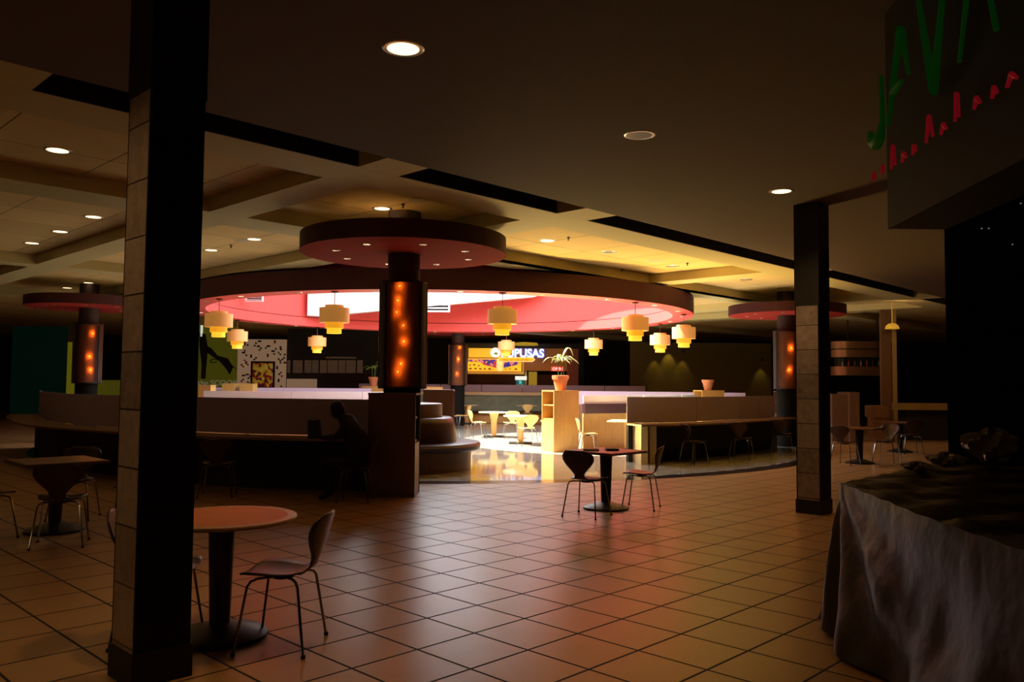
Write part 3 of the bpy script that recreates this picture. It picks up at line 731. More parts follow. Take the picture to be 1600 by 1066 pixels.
# ---------------------------------------------------------------- counters with laminate panels
def arc_pts(pts, n=8):
    out = []
    P = [Vector(p) for p in pts]
    for i in range(len(P) - 1):
        a, b_, c_, e = P[max(i - 1, 0)], P[i], P[i + 1], P[min(i + 2, len(P) - 1)]
        for k in range(n):
            f = k / n; out.append(tuple(0.5 * ((2 * b_) + (c_ - a) * f + (2 * a - 5 * b_ + 4 * c_ - e) * f * f + (3 * b_ - a - 3 * c_ + e) * f ** 3)))
    out.append(tuple(P[-1])); return out
M_led = wood('brown_counter_wood', (0.22, 0.12, 0.055), 0.3)
def counter(path, label, seams, ledm, pm=M_lino, off=1):
    """path = front edge of the ledge; off +1 when the court lies left of travel"""
    t = thing('dining_counter', label, 'counter'); p = arc_pts(path)
    b = MB(); b.strip(p, 0, off * 0.62, 0.755, 0.79); b.build('worktop', ledm, t)
    b = MB(); b.strip(p, off * 0.56, off * 0.66, 0.0, 0.755); b.build('support_wall', M_dark, t)
    n = len(p); last = 0
    for s_ in seams + [1.0]:
        i0 = int(last * (n - 1)); i1 = int(round(s_ * (n - 1)))
        seg = [Vector(q) for q in p[i0:i1 + 1]]
        if len(seg) >= 2:
            d0 = (seg[1] - seg[0]).normalized(); seg[0] = seg[0] + d0 * (0.015 if last > 0 else 0)
            d1 = (seg[-1] - seg[-2]).normalized(); seg[-1] = seg[-1] - d1 * (0.015 if s_ < 1 else 0)
            b = MB(); b.strip([tuple(q) for q in seg], off * 0.62, off * 0.645, 0.80, 1.335); b.build('privacy_panel', pm, t)
        if 0 < s_ < 1:
            q = Vector(p[i1]); d1 = (Vector(p[min(i1 + 1, n - 1)]) - Vector(p[i1 - 1])).normalized(); o_ = Vector((-d1.y, d1.x)) * off * 0.645
            b = MB(); b.box((q.x + o_.x, q.y + o_.y, 1.06), (0.03, 0.03, 0.54), math.atan2(d1.y, d1.x)); b.build('post', M_chrome, t)
        last = s_
    return t, p
counter([(-11.6, 19.0), (-10.3, 16.9), (-8.5, 14.55), (-6.5, 13.05), (-4.55, 12.0), (-3.2, 11.66), (-2.0, 11.5)], 'curved dark counter with lilac panels between the near pillar and central column', [0.16, 0.32, 0.48, 0.60, 0.70, 0.85], M_led)
cr_, pr_ = counter([(2.60, 16.5), (3.5, 16.85), (4.5, 17.65), (5.9, 19.2), (7.35, 21.1)], 'curved counter with lilac panels and tucked in chairs on the right', [0.18, 0.5, 0.75, 0.88], M_led)
# end supports of the right counter
for k, (x, y) in enumerate(((2.62, 16.85), (2.86, 17.0))):
    b = MB(); b.box((x, y, 0.377), (0.14, 0.36 if k else 0.6, 0.755), R(10)); b.build('end_panel', M_ctop, cr_)
chair(CHD, 3.75, 16.95, 25, 'brown chair tucked under the right counter, catching light on its seat')
chair(CHD, 5.0, 17.95, 60, 'shadowy chair tucked under the middle of the right counter')
chair(CHD, 6.45, 19.7, 60, 'shadowy chair tucked under the far end of the right counter')

def booth(path, label, off, ptop=1.32, m_panel=M_frost):
    t = thing('booth_bench', label, 'booth bench'); p = arc_pts(path, 6)
    b = MB(); b.strip(p, 0, off * 0.05, 0, 0.88); b.build('wood_panel', M_maple, t)
    b = MB(); b.strip(p, off * -0.06, off * 0.05, 0.88, 1.12); b.build('vinyl_backrest', M_vinyl, t)
    n = len(p); k = 3
    for i in range(k):
        i0 = int(i * (n - 1) / k); i1 = int((i + 1) * (n - 1) / k); seg = [Vector(q) for q in p[i0:i1 + 1]]
        d1 = (seg[-1] - seg[-2]).normalized(); seg[-1] = seg[-1] - d1 * 0.02
        b = MB(); b.strip([tuple(q) for q in seg], 0.0, off * 0.03, 1.125, ptop); b.build('frosted_panel', m_panel, t)
    return t
booth([(1.75, 20.0), (3.4, 21.2), (4.8, 23.2), (5.6, 24.9)], 'booth bench with white panels over brown vinyl right of the golden cabinet', 1)
booth([(-7.7, 20.6), (-5.6, 21.0), (-3.9, 21.6), (-3.3, 22.0)], 'booth bench with bright white panels behind the left counter', 1, ptop=1.345)
t = thing('court_partition', 'low lilac partition far behind the left counter panels', 'partition')
p = arc_pts([(-10.2, 27.2), (-7.6, 28.6), (-5.0, 29.4)], 6); b = MB(); b.strip(p, 0, .04, 0.9, 1.38); b.build('panel', M_lino, t); b = MB(); b.strip(p, 0, .08, 0, 0.9); b.build('wall', M_maple_d, t)
t = thing('court_partition', 'low lilac partition far behind the right booth panels', 'partition')
p = arc_pts([(2.2, 28.6), (5.2, 28.0), (7.6, 26.8)], 6); b = MB(); b.strip(p, 0, .04, 0.9, 1.36); b.build('panel', M_lino, t); b = MB(); b.strip(p, 0, .08, 0, 0.9); b.build('wall', M_maple_d, t)

# far bench with green upholstered wall
M_green = mat('grey_green_fabric', (0.26, 0.33, 0.24), 0.85, var=0.25, vscale=4)
t = thing('banquette_bench', 'long bench with grey green back and cream ledge across the far court', 'bench')
def fx(px, Y): return (px - 800) / FPX * Y
Yb = 34.0; x0 = fx(560, Yb); x1 = fx(1010, Yb)
b = MB(); b.box(((x0 + x1) / 2, Yb + 0.1, 0.80), (x1 - x0, 0.12, 0.64)); b.build('upholstered_back', M_green, t)
b = MB(); b.box(((x0 + x1) / 2, Yb + 0.1, 1.18), (x1 - x0, 0.3, 0.13)); b.build('cream_ledge', M_ctop, t)
b = MB(); b.box(((x0 + x1) / 2, Yb - 0.2, 0.42), (x1 - x0, 0.55, 0.1), bev=.02); b.build('vinyl_seat', M_vinyl, t)
b = MB(); b.box(((x0 + x1) / 2, Yb - 0.1, 0.185), (x1 - x0, 0.35, 0.37)); b.build('bench_base', M_cped, t)
for k in range(7):
    w = (x1 - x0) / 7; b = MB(); b.box((x0 + w * (k + .5), Yb + 0.2, 1.40), (w - 0.03, 0.03, 0.29)); b.build('privacy_panel', M_lino, t)

# ---------------------------------------------------------------- round banquette
t = thing('round_banquette', 'round brown vinyl banquette right of the central column cabinet', 'bench', (-2.0, 15.5, 0))
b = MB(); b.lathe([(1.25, 0.0), (1.25, 0.36)], n=72); b.build('base', M_maple_d, t, True)
b = MB(); b.lathe([(0.9, .36), (1.38, 0.36), (1.42, 0.39), (1.43, 0.45), (1.40, 0.495), (1.3, 0.51), (0.9, 0.50)], n=72); b.build('seat_cushion', M_vinyl, t, True)
b = MB(); b.lathe([(0.98, 0.48), (0.97, 0.60), (0.93, 0.85), (0.90, 0.93), (0.86, 0.955), (0.7, 0.955)], n=72); b.build('backrest', M_vinyl, t, True)
b = MB(); b.lathe([(0.70, 0.9), (0.70, 1.20), (0.66, 1.21), (0.0001, 1.21)], n=72); b.build('planter_drum', M_maple_d, t, True)

# ---------------------------------------------------------------- seated person at the left counter
def person():
    x, y = -2.30, 11.22
    t = thing('person', 'person in dark clothes seated at the left counter, leaning forward over it', 'person', (0, 0, 0))
    J = [(-2.06, 11.12, .50), (-2.04, 11.13, .62), (-2.06, 11.15, .80), (-2.13, 11.17, .95), (-2.24, 11.19, 1.07), (-2.31, 11.20, 1.13), (-2.355, 11.20, 1.20), (-2.375, 11.20, 1.255)]
    Rr = [(.17, .17), (.17, .17), (.19, .19), (.19, .17), (.13, .12), (.058, .058), (.082, .09), (.068, .07)]
    E_ = [(i, i + 1) for i in range(7)]
    def limb(start, pts, rs):
        prev = start
        for p_, r_ in zip(pts, rs):
            J.append(p_); Rr.append((r_, r_)); E_.append((prev, len(J) - 1)); prev = len(J) - 1
        return prev
    for s_ in (-1, 1):
        h = limb(3, [(-2.20, 11.17 + s_ * .19, .98), (-2.34, 11.22 + s_ * .24, .84), (-2.52, 11.30 + s_ * .12, .83), (-2.58, 11.33 + s_ * .08, .835)], [.062, .048, .034, .030])
        for k in range(4):
            limb(h, [(-2.625, 11.335 + s_ * .08 + (k - 1.5) * .02, .828), (-2.66 + abs(k - 1.5) * .006, 11.335 + s_ * .08 + (k - 1.5) * .022, .812)], [.009, .007])
        limb(h, [(-2.60, 11.335 + s_ * .08 - s_ * .045, .825), (-2.63, 11.335 + s_ * .08 - s_ * .055, .815)], [.010, .008])
        k_ = limb(0, [(-2.12, 11.12 + s_ * .10, .50), (-2.50, 11.13 + s_ * .12, .51), (-2.44, 11.13 + s_ * .12, .28), (-2.42, 11.13 + s_ * .12, .09), (-2.56, 11.13 + s_ * .13, .045)], [.085, .062, .052, .042, .036])
    me = bpy.data.meshes.new('body'); me.from_pydata(J, E_, []); o = bpy.data.objects.new('body', me); C.objects.link(o); o.parent = t
    sk = o.modifiers.new('skin', 'SKIN'); sk.use_smooth_shade = True
    for i, r_ in enumerate(Rr): me.skin_vertices[0].data[i].radius = r_
    me.skin_vertices[0].data[0].use_root = True
    sb = o.modifiers.new('sub', 'SUBSURF'); sb.levels = 1; sb.render_levels = 2
    me.materials.append(mat('black_hooded_jacket', (0.012, 0.012, 0.013), 0.9))
    b = MB(); b.lathe([(0.0001, .135), (.05, .125), (.088, .08), (.10, .02), (.095, -.05), (.07, -.09)], n=20, sy=.92); h = b.build('hair', mat('dark_hair', (0.01, 0.008, 0.007), 0.7), t, True, loc=(-2.355, 11.20, 1.20)); h.rotation_euler = (0, R(-12), 0)
    b = MB(); b.lathe([(0.0001, -.10), (.045, -.09), (.068, -.04), (.075, .02), (.06, .07), (.0001, .085)], n=18); b.lathe([(0.0001, -.012), (.013, -.004), (.0001, .02)], (-.076, 0, -.01), 8)
    f_ = b.build('face', mat('shaded_skin', (0.25, 0.14, 0.09), 0.6), t, True, loc=(-2.385, 11.20, 1.185)); f_.rotation_euler = (0, R(-18), 0)
    for s_ in (-1, 1):
        b = MB(); b.lathe([(0.0001, -.008), (.009, 0), (.0001, .008)], (-2.452, 11.20 + s_ * .028, 1.20), 8); b.build('eye', M_black, t, True)
    b = MB(); b.box((-2.447, 11.20, 1.150), (.012, .045, .008)); b.build('mouth', mat('lips', (0.2, 0.06, 0.05), 0.6), t)
person()
chair(CHD, -2.08, 11.12, 180, 'dark chair under the seated person at the left counter')
chair(CHD, -4.05, 11.45, 100, 'dark chair pushed under the left end of the left counter')
t = thing('shopping_bag', 'black upright bag standing on the left counter beside the seated person', 'bag', (-2.78, 11.66, 0.793), R(-5))
b = MB(); vs = [(-.075, -.05, 0), (.10, -.05, 0), (.10, .05, 0), (-.075, .05, 0), (-.085, -.04, .25), (.07, -.04, .26), (.07, .04, .26), (-.085, .04, .25)]
b.add(vs, [(3, 2, 1, 0), (4, 5, 6, 7), (0, 1, 5, 4), (1, 2, 6, 5), (2, 3, 7, 6), (3, 0, 4, 7)]); b.build('bag_body', M_black, t)
b = MB(); b.tube([(-.05, -.03, .25), (-.04, -.03, .275), (.0, -.03, .285), (.04, -.03, .275), (.05, -.03, .255)], .005, 6); b.build('handle', M_black, t)

# ---------------------------------------------------------------- Pupusas counter, far centre
YS = 40.0
def rectf(b, px0, py0, px1, Y, th=0.05):
    a = at(px0, py0, Y); c = at(px1, py0, Y); b.box(((a.x + c.x) / 2, Y + th / 2, a.z / 2), (c.x - a.x, th, a.z))
def rect(b, px0, py0, px1, py1, Y, th=0.05):
    a = at(px0, py0, Y); c = at(px1, py1, Y); b.box(((a.x + c.x) / 2, Y + th / 2, (a.z + c.z) / 2), (c.x - a.x, th, a.z - c.z)); return a, c
t = thing('food_stall', 'pupusas food stall with yellow lit wall across the far court', 'food stall')
M_yw = mat('lit_yellow_wall', (0.9, 0.6, 0.08), 0.6, emit=(1.0, 0.52, 0.03), es=0.55)
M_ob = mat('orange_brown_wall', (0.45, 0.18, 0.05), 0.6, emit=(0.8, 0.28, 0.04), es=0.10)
b = MB(); rect(b, 731, 544, 792, 559, YS); b.build('yellow_wall', M_yw, t)
b = MB(); rect(b, 776, 544, 886, 580, YS + 0.1); b.build('brown_wall', M_ob, t)
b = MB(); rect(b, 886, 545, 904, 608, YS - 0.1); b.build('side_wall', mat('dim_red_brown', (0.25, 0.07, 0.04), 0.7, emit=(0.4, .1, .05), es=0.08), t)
b = MB(); rectf(b, 728, 584, 905, YS + 0.4); b.build('kitchen_back', mat('kitchen_dark', (0.08, 0.03, 0.02), 0.6), t)
b = MB(); rect(b, 722, 536, 912, 544, YS - 0.15, 0.3); b.build('header', M_black, t)
b = MB(); rect(b, 722, 536, 731, 610, YS - 0.2, 0.3); rect(b, 904, 536, 912, 610, YS - 0.2, 0.3); b.build('side_post', M_black, t)
b = MB(); rect(b, 820, 580, 823, 602, YS - 0.15, 0.1); b.build('door_jamb', M_beam, t)
b = MB(); rect(b, 826, 581, 839, 604, YS, 0.05); b.build('lit_doorway', mat('olive_lit', (0.5, 0.35, 0.05), 0.6, emit=(0.6, 0.4, 0.03), es=0.25), t)
b = MB(); rectf(b, 727, 607, 912, YS - 0.8, 0.5); b.build('service_counter', M_maple_d, t)
# backlit menu boards
t = thing('menu_board', 'framed backlit picture menu above the pupusas counter', 'menu board', (0, 0, 0))
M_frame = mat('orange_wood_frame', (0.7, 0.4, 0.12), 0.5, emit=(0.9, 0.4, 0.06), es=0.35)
b = MB(); rect(b, 731, 559.5, 818.5, 585, YS - 0.2, 0.1); b.build('frame', M_frame, t)
b = MB(); rect(b, 731, 580.5, 816, 581.5, YS - 0.28, 0.03); rect(b, 815, 562, 816, 581.5, YS - 0.28, .03); b.build('frame_groove', M_black, t)
M_my = mat('backlit_yellow_print', (0.95, 0.6, 0.05), 0.5, emit=(1.0, 0.56, 0.03), es=0.75)
b = MB(); rect(b, 731, 561.5, 776, 580, YS - 0.3, 0.06); b.build('menu_sheet', M_my, t)
b = MB(); rect(b, 786, 563, 814.5, 580, YS - 0.3, 0.06); b.build('menu_sheet', M_my, t)
b = MB(); rect(b, 777, 561, 785, 580, YS - 0.3, 0.06); b.build('menu_divider', mat('bright_cream_post', (1, .8, .4), .5, emit=(1, .75, .3), es=.8), t)
def polyp(b, pts, Y, th=0.02):
    q = [at(x, y, Y) for x, y in pts]; b.plate([(p.x, p.z) for p in q], Y, Y + th)
b = MB(); polyp(b, [(731, 562), (731, 565), (750, 566), (756, 570), (775.5, 575), (775.5, 562)], YS - 0.34); b.build('food_pictures', menu_mat('food_picture_print', 0.5, 1.3), t)
b = MB(); polyp(b, [(787, 565), (787, 575), (800, 572), (814, 568), (814, 565)], YS - 0.34); b.build('food_pictures', menu_mat('food_picture_print_two', 0.5, 4.1), t)
M_dish = mat('brown_dish_print', (0.25, 0.08, 0.03), 0.6, emit=(0.4, 0.12, 0.03), es=0.3)
b = MB()
for x, y, rx in [(735, 576, 2.4), (743, 576, 2.2), (750.5, 576.3, 2.2), (757.5, 576.5, 2), (765, 576.5, 2.6), (734.5, 570.5, 1.8), (741, 570, 2.2), (748, 571.3, 1.8), (770, 577.5, 1.2), (790, 577, 1.3), (797, 576.5, 1.6), (806, 577, 2.4), (737, 565, 1.8), (743.5, 564.5, 1.6)]:
    q = at(x, y, YS - 0.36); rr = rx * YS / FPX; b.plate([(q.x + rr * math.cos(a * math.pi / 6), q.z + rr * .55 * math.sin(a * math.pi / 6)) for a in range(12)], q.y, q.y + .012)
b.build('dish_pictures', M_dish, t)
# the sign
M_blue = mat('blue_white_sign_light', (0.8, 0.9, 1), 0.4, emit=(0.62, 0.80, 1.0), es=1.35)
M_halo = mat('blue_letter_side', (0.1, 0.2, 0.8), 0.4, emit=(0.05, 0.14, 0.9), es=0.9)
t = thing('pupusas_sign', 'glowing blue white PUPUSAS letters with round white logo', 'sign')
q = at(782.8, 557.8, YS - 0.5)
lt = text('letters', 'PUPUSAS', 0.56, M_blue, q, (R(90), 0, 0), t, 0.04, sx=0.98, bold=0.012)
wd = lt.dimensions.x; tgt = at(850.5, 557, YS - 0.5).x - q.x; lt.scale = (tgt / max(wd, .01) * lt.scale[0], 1, 1)
l2 = text('letter_halo', 'PUPUSAS', 0.56, M_halo, (q.x, q.y + 0.06, q.z), (R(90), 0, 0), t, 0.02, sx=1, bold=0.038); l2.scale = lt.scale
c_ = at(774, 551, YS - 0.5)
b = MB(); rr = 0.235; b.plate([(c_.x + rr * math.cos(a * math.pi / 16), c_.z + rr * math.sin(a * math.pi / 16)) for a in range(32)], c_.y, c_.y + .06); b.build('logo_disc', mat('white_sign_disc', (1, 1, 1), .5, emit=(.95, .97, 1), es=.95), t)
b = MB(); c2 = (c_.x + .03, c_.z - .05); b.plate([(c2[0] + .1 * math.cos(a * math.pi / 8), c2[1] + .06 * math.sin(a * math.pi / 8)) for a in range(16)], c_.y - .015, c_.y); b.build('logo_figure', mat('logo_grey', (.3, .5, .5), .5), t)
# orange arrow shaped sign
t = thing('arrow_sign', 'long orange arrow shaped sign under the glowing letters', 'sign')
b = MB(); polyp(b, [(779, 558.5), (833, 558.5), (836.5, 562.3), (832, 565.8), (779, 565)], YS - 0.62, .05); b.build('board', mat('cream_sign_edge', (1, .75, .4), .5, emit=(1, .65, .25), es=.75), t)
b = MB(); polyp(b, [(780, 559.3), (831, 559.3), (833.5, 562.3), (831, 564.2), (780, 564.2)], YS - 0.64, .02); b.build('face', mat('orange_sign_face', (1, .45, .05), .5, emit=(1, .42, .02), es=.8), t)
b = MB()
rnd = random.Random(3)
for x in range(786, 826, 2):
    if rnd.random() < .75: rect(b, x, 561 + rnd.random(), x + 1.3, 562.8 + rnd.random(), YS - 0.665, .01)
b.build('small_lettering', mat('sign_red_ink', (.5, .15, .02), .6, emit=(.6, .2, .02), es=.4), t)
# OPEN sign
t = thing('open_sign', 'red lit OPEN sign behind the potted plant', 'sign')
b = MB(); rect(b, 861.5, 573, 880, 580, YS - 0.5, 0.06); b.build('box', mat('red_neon_box', (1, .1, .05), .5, emit=(1, .06, .04), es=1.1), t)
q = at(863, 578.8, YS - 0.52); lt = text('letters', 'OPEN', 0.2, mat('pink_white_neon', (1, .8, .75), .5, emit=(1, .62, .55), es=1.2), q, (R(90), 0, 0), t, .01, bold=0.004); lt.scale = ((at(878.5, 577, YS - .52).x - q.x) / lt.dimensions.x * 1, 1, 1)
# till
t = thing('cash_register', 'white topped drinks till with teal screen on the pupusas counter', 'till')
b = MB(); rect(b, 805, 588, 823, 594, YS - .5, .2); b.build('white_top', mat('white_lit', (1, 1, 1), .5, emit=(1, 1, .95), es=.8), t)
b = MB(); rect(b, 806.5, 594.5, 819, 601, YS - .45, .2); b.build('screen', mat('teal_screen', (.02, .1, .15), .4, emit=(.02, .25, .25), es=.35), t)
b = MB(); rect(b, 806, 601, 818.5, 606.5, YS - .5, .3); b.build('keys', mat('grey_keys', (.35, .5, .52), .5, emit=(.3, .45, .45), es=.25), t)
b = MB(); rect(b, 811, 595, 815, 600, YS - .47, .02); b.build('screen_icon', mat('mint_icon', (.1, .6, .5), .4, emit=(.1, .7, .55), es=.6), t)
lamp('stall_light', 'AREA', at(780, 546, YS - 1.2), 18, (1.0, 0.6, 0.15), target=at(780, 600, YS), shape='RECTANGLE', size=4, size_y=.3)
# oval yellow lit ceiling dish above the stall
q = at(820, 540, 33); b = MB(); b.lathe([(0.0001, 0), (.55, 0.01), (.5, .10), (.0001, .14)], n=32); tag(b.build('ceiling_dish', mat('dim_yellow_dish', (.5, .35, .05), .6, emit=(.5, .32, .02), es=.45), None, True, loc=q), 'dim yellow oval dish light above the pupusas stall', 'ceiling light')

# ---------------------------------------------------------------- murals and signs, far left
YM = 37.0
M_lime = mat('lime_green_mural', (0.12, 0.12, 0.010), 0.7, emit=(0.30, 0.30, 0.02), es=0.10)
b = MB(); b.box(((at(448,560,YM).x+at(595,560,YM).x)/2, YM + .12, 2.0), (at(595,560,YM).x-at(448,560,YM).x, .1, 4.0)); struct(b.build('wall_shopfront', M_dark))
t = thing('scoop_mural', 'lime green mural wall with black figure and pale shop lettering', 'mural')
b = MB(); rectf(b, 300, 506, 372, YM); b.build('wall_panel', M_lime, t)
M_fig = M_black
b = MB(); polyp(b, [(311, 520), (321, 522), (325, 545), (322, 575), (321, 592), (314, 592), (315, 570), (312, 545)], YM - .05); polyp(b, [(322, 540), (330, 544), (340, 556), (356, 560), (364, 574), (359, 586), (352, 575), (342, 564), (330, 556), (322, 550)], YM - .05)
b.build('running_figure', M_fig, t)
b = MB(); qs = [at(x, y, YM - .07) for x, y in [(328, 564), (333, 561), (340, 562), (338, 566), (330, 567), (328, 564)]]; b.tube(qs, 0.025, 6); b.build('shoe_lace', M_fig, t); b = MB(); qs = [at(x, y, YM - .07) for x, y in [(352, 562), (360, 569), (369, 577)]]; b.tube(qs, 0.02, 6); b.build('shoe_lace', M_fig, t)
q = at(309, 602.5, YM - .08); lt = text('lettering', 'the SCOOP', 0.36, mat('pale_letter', (.5, .48, .33), .6, emit=(.4, .38, .25), es=.2), q, (R(90), 0, 0), t, .02)
lt.scale = ((at(369.5, 600, YM - .08).x - q.x) / lt.dimensions.x, 1, 1)
b = MB(); rect(b, 313.5, 508, 316, 526, YM - .05, .05); tag(b.build('light_strip', mat('white_strip', (1, 1, .9), .5, emit=(.9, 1, .8), es=.6)), 'short bright vertical strip beside the near pillar above the mural', 'light')
# mosaic wall
t = thing('mosaic_wall', 'cream wall scattered with small black and red squares', 'wall panel')
M_cream = mat('cream_wall_panel', (0.28, 0.15, 0.08), 0.8, emit=(.5, .31, .18), es=0.32, spec=0.1)  # warm glow put into the colour to offset the cool skylight
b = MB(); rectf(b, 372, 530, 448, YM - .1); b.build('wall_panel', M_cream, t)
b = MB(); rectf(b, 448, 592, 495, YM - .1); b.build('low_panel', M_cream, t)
b = MB(); rnd = random.Random(5); cells = set()
cl = [(381, 535), (383, 538), (378, 550), (381, 547), (381, 554), (381, 562), (383, 566), (401, 540), (404, 543), (394, 539), (396, 535), (417, 537), (414, 540), (428, 532), (424, 545), (427, 544), (438, 545), (437, 541), (434, 550), (441, 553), (434, 560), (437, 563), (443, 563), (427, 552), (440, 558), (417, 553), (391, 554), (396, 558), (376, 569), (378, 583), (384, 584), (387, 587), (390, 592), (386, 596), (376, 592), (382, 600), (377, 602), (429, 572), (435, 581), (439, 584), (434, 592), (441, 603), (438, 600), (403, 532)]
for x, y in cl:
    for _ in range(2):
        dx, dy = rnd.choice([(0, 0), (2.6, 0), (0, 2.6), (2.6, 2.6)]); k = (x + dx, y + dy)
        if 393 < k[0] < 430 and k[1] > 564: continue
        if k in cells: continue
        cells.add(k); b.k = 1 if rnd.random() < .22 else 0; rect(b, k[0], k[1], k[0] + 2.6, k[1] + 2.6, YM - .13, .02)
b.build('mosaic_squares', [M_black, mat('mosaic_red', (.5, .08, .02), .6)], t)
t = thing('framed_poster', 'dark framed colourful poster hanging on the cream mosaic wall', 'poster')
b = MB(); rect(b, 392, 564.5, 428.5, 606, YM - .22, .06); b.build('frame', M_black, t)
mp_ = menu_mat('fruit_poster_print', 0.14, 7.7); cr = [n for n in mp_.node_tree.nodes if n.type == 'VALTORGB'][0]
for e, c in zip(cr.color_ramp.elements, [(.75, .5, .05), (.35, .02, .02), (.7, .3, .02), (.8, .6, .1), (.1, .03, .02)]): e.color = (*c, 1)
b = MB(); rect(b, 395, 567.5, 425.5, 605, YM - .25, .02); b.build('print', mp_, t)
# row of dim menu panels
M_dimp = mat('dim_menu_panel', (0.20, 0.15, 0.11), 0.6, var=.4, vscale=3, emit=(.2, .13, .08), es=.10)  # weak glow put into the colour though the panels are unlit
rw = [(449, 453), (458, 472), (476, 486), (488, 497), (500, 510), (512, 527), (529, 539), (541, 555), (558, 566)]
first = None
for i, (a, c) in enumerate(rw):
    b = MB(); rect(b, a, 563, c, 583, YM, .07); o = b.build('lightbox', M_dimp); tag(o, 'dim unlit menu panel in the row left of the central column', 'menu panel', 'unlit menu panels in a row behind the left counter')
b = MB(); rect(b, 509, 557.5, 556, 560.5, YM, .07); tag(b.build('name_board', M_dimp), 'thin dim name board above the row of menu panels', 'sign')
# lime banner far left
YL = 30.0
t = thing('lime_banner', 'lime green hanging banner with dark letters left of the near pillar', 'banner')
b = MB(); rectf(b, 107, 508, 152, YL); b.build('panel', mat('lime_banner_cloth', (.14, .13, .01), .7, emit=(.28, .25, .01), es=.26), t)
b = MB(); rect(b, 107, 508, 152, 535, YL - .04, .03); b.build('header', mat('olive_header', (.12, .10, .05), .7), t)
q = at(112.5, 529, YL - .08); lt = text('letters', 'M E', .42, M_black, q, (R(90), 0, 0), t, .01); 
q = at(120, 584, YL - .08); lt = text('small_letters', 'ON T', .22, mat('pale_banner_letter', (.6, .55, .2), .6, emit=(.4, .36, .1), es=.35), q, (R(90), 0, 0), t, .01)
b = MB(); rectf(b, 152, 594, 187, YL + .3); tag(b.build('lime_wall_strip', M_lime), 'low strip of lime wall beside the near pillar', 'wall panel')
b = MB(); rectf(b, 20, 510, 106, YL + 2.5); tag(b.build('teal_glow_panel', mat('dark_teal_glow', (.002, .014, .010), .8, emit=(0, .05, .03), es=.06)), 'dark far left wall with a faint teal glow in its colour', 'wall panel')  # teal glow on the wall is put into its colour

# ---------------------------------------------------------------- right side: washed wall, kiosk, counters
t = thing('washed_wall', 'dark olive wall washed by three yellow spotlights behind the right counter', 'wall panel')
YW = 35.0
b = MB(); rectf(b, 985, 535, 1205, YW, .1); b.build('wall_surface', mat('olive_wall', (.10, .075, .015), .85), t)
for i, (px, py, pw) in enumerate(((1024, 552, 16), (1046, 541, 40), (1068, 552, 16), (1191, 565, 12))):
    q = at(px, py, YW - .25)
    w_ = thing('wall_washer', ['yellow spotlight washing the olive wall, left of three', 'brightest yellow spotlight washing the olive wall, middle of three', 'yellow spotlight washing the olive wall, right of three', 'lone yellow spotlight at far right end of the olive wall'][i], 'spotlight', q)
    b = MB(); b.lathe([(.0001, .14), (.04, .14), (.055, .02), (.05, .02), (.0001, .06)], n=16); b.build('lamp_housing', M_black, w_, True)
    b = MB(); b.tube([(0, 0, .13), (0, .1, .16), (0, .25, .16)], .012, 6); b.build('bracket', M_black, w_)
    lamp('washer_beam', 'SPOT', (q.x, q.y, q.z), pw, (1, .70, .12), target=(q.x, YW - .02, q.z - 1.3), spot_size=R(60), spot_blend=.7, shadow_soft_size=.03)
# hanging copper kiosk canopy
YK = 28.0
def rr_strip(b, px0, px1, pya, pyb, Y, dep=0.8):
    a = at(px0, pya, Y); c = at(px1, pyb, Y); r_ = dep / 2; n_ = 10; pts = []
    xa, xb = a.x + r_, c.x - r_
    for k in range(n_ + 1): w = -math.pi / 2 + math.pi * k / n_; pts.append((xb + r_ * math.cos(w), Y + r_ + r_ * math.sin(w)))
    for k in range(n_ + 1): w = math.pi / 2 + math.pi * k / n_; pts.append((xa + r_ * math.cos(w), Y + r_ + r_ * math.sin(w)))
    b.prism(pts, c.z, a.z)
t = thing('kiosk_canopy', 'rounded copper banded canopy hanging over the dark kiosk at right', 'kiosk')
for y0, y1 in ((533, 545), (546, 558.5), (572.5, 587)):
    b = MB(); rr_strip(b, 1306, 1387, y0, y1, YK); b.build('copper_band', M_copper, t, True)
b = MB(); rr_strip(b, 1309, 1384, 544, 574, YK + .14, .52); b.build('dark_inner', M_black, t)
a_ = at(1325, 533, YK + .4); b = MB(); b.tube([(a_.x, a_.y, a_.z), (a_.x, a_.y, HC)], .02, 8); a2 = at(1370, 533, YK + .4); b.tube([(a2.x, a2.y, a2.z), (a2.x, a2.y, HC)], .02, 8); b.build('hanger', M_black, t)
rnd = random.Random(9)
for i in range(7):
    q = at(1318 + i * 9.5, 572.4, YK - .0); b = MB(); b.lathe([(.0001, 0), (.03, 0), (.032, .12), (.012, .18), (.012, .23), (.0001, .235)], n=10)
    tag(b.build('glass_bottle', mat('bottle_glass_%d' % (i % 3), [(.3, .3, .28), (.35, .05, .05), (.08, .08, .1)][i % 3], .15), None, True, loc=(q.x, q.y + .07, q.z + .002)), 'small bottle standing between the copper bands of the kiosk', 'bottle', 'bottles between the kiosk bands')
b = MB(); a_ = at(1300, 616, 24); c_ = at(1327, 668, 24); b.box(((a_.x + c_.x) / 2, 24.3, a_.z / 2), (c_.x - a_.x, .6, a_.z)); tag(b.build('storage_cabinet', M_maple_d), 'orange brown cabinet right beside the far stone pillar', 'cabinet')
b = MB(); a_ = at(1327, 613, 23.8); c_ = at(1343, 668, 23.8); b.box(((a_.x + c_.x) / 2 + .03, 24.3, a_.z / 2), (c_.x - a_.x, .9, a_.z)); tag(b.build('storage_cabinet', M_maple_d), 'narrow brown cabinet second from the far stone pillar', 'cabinet')
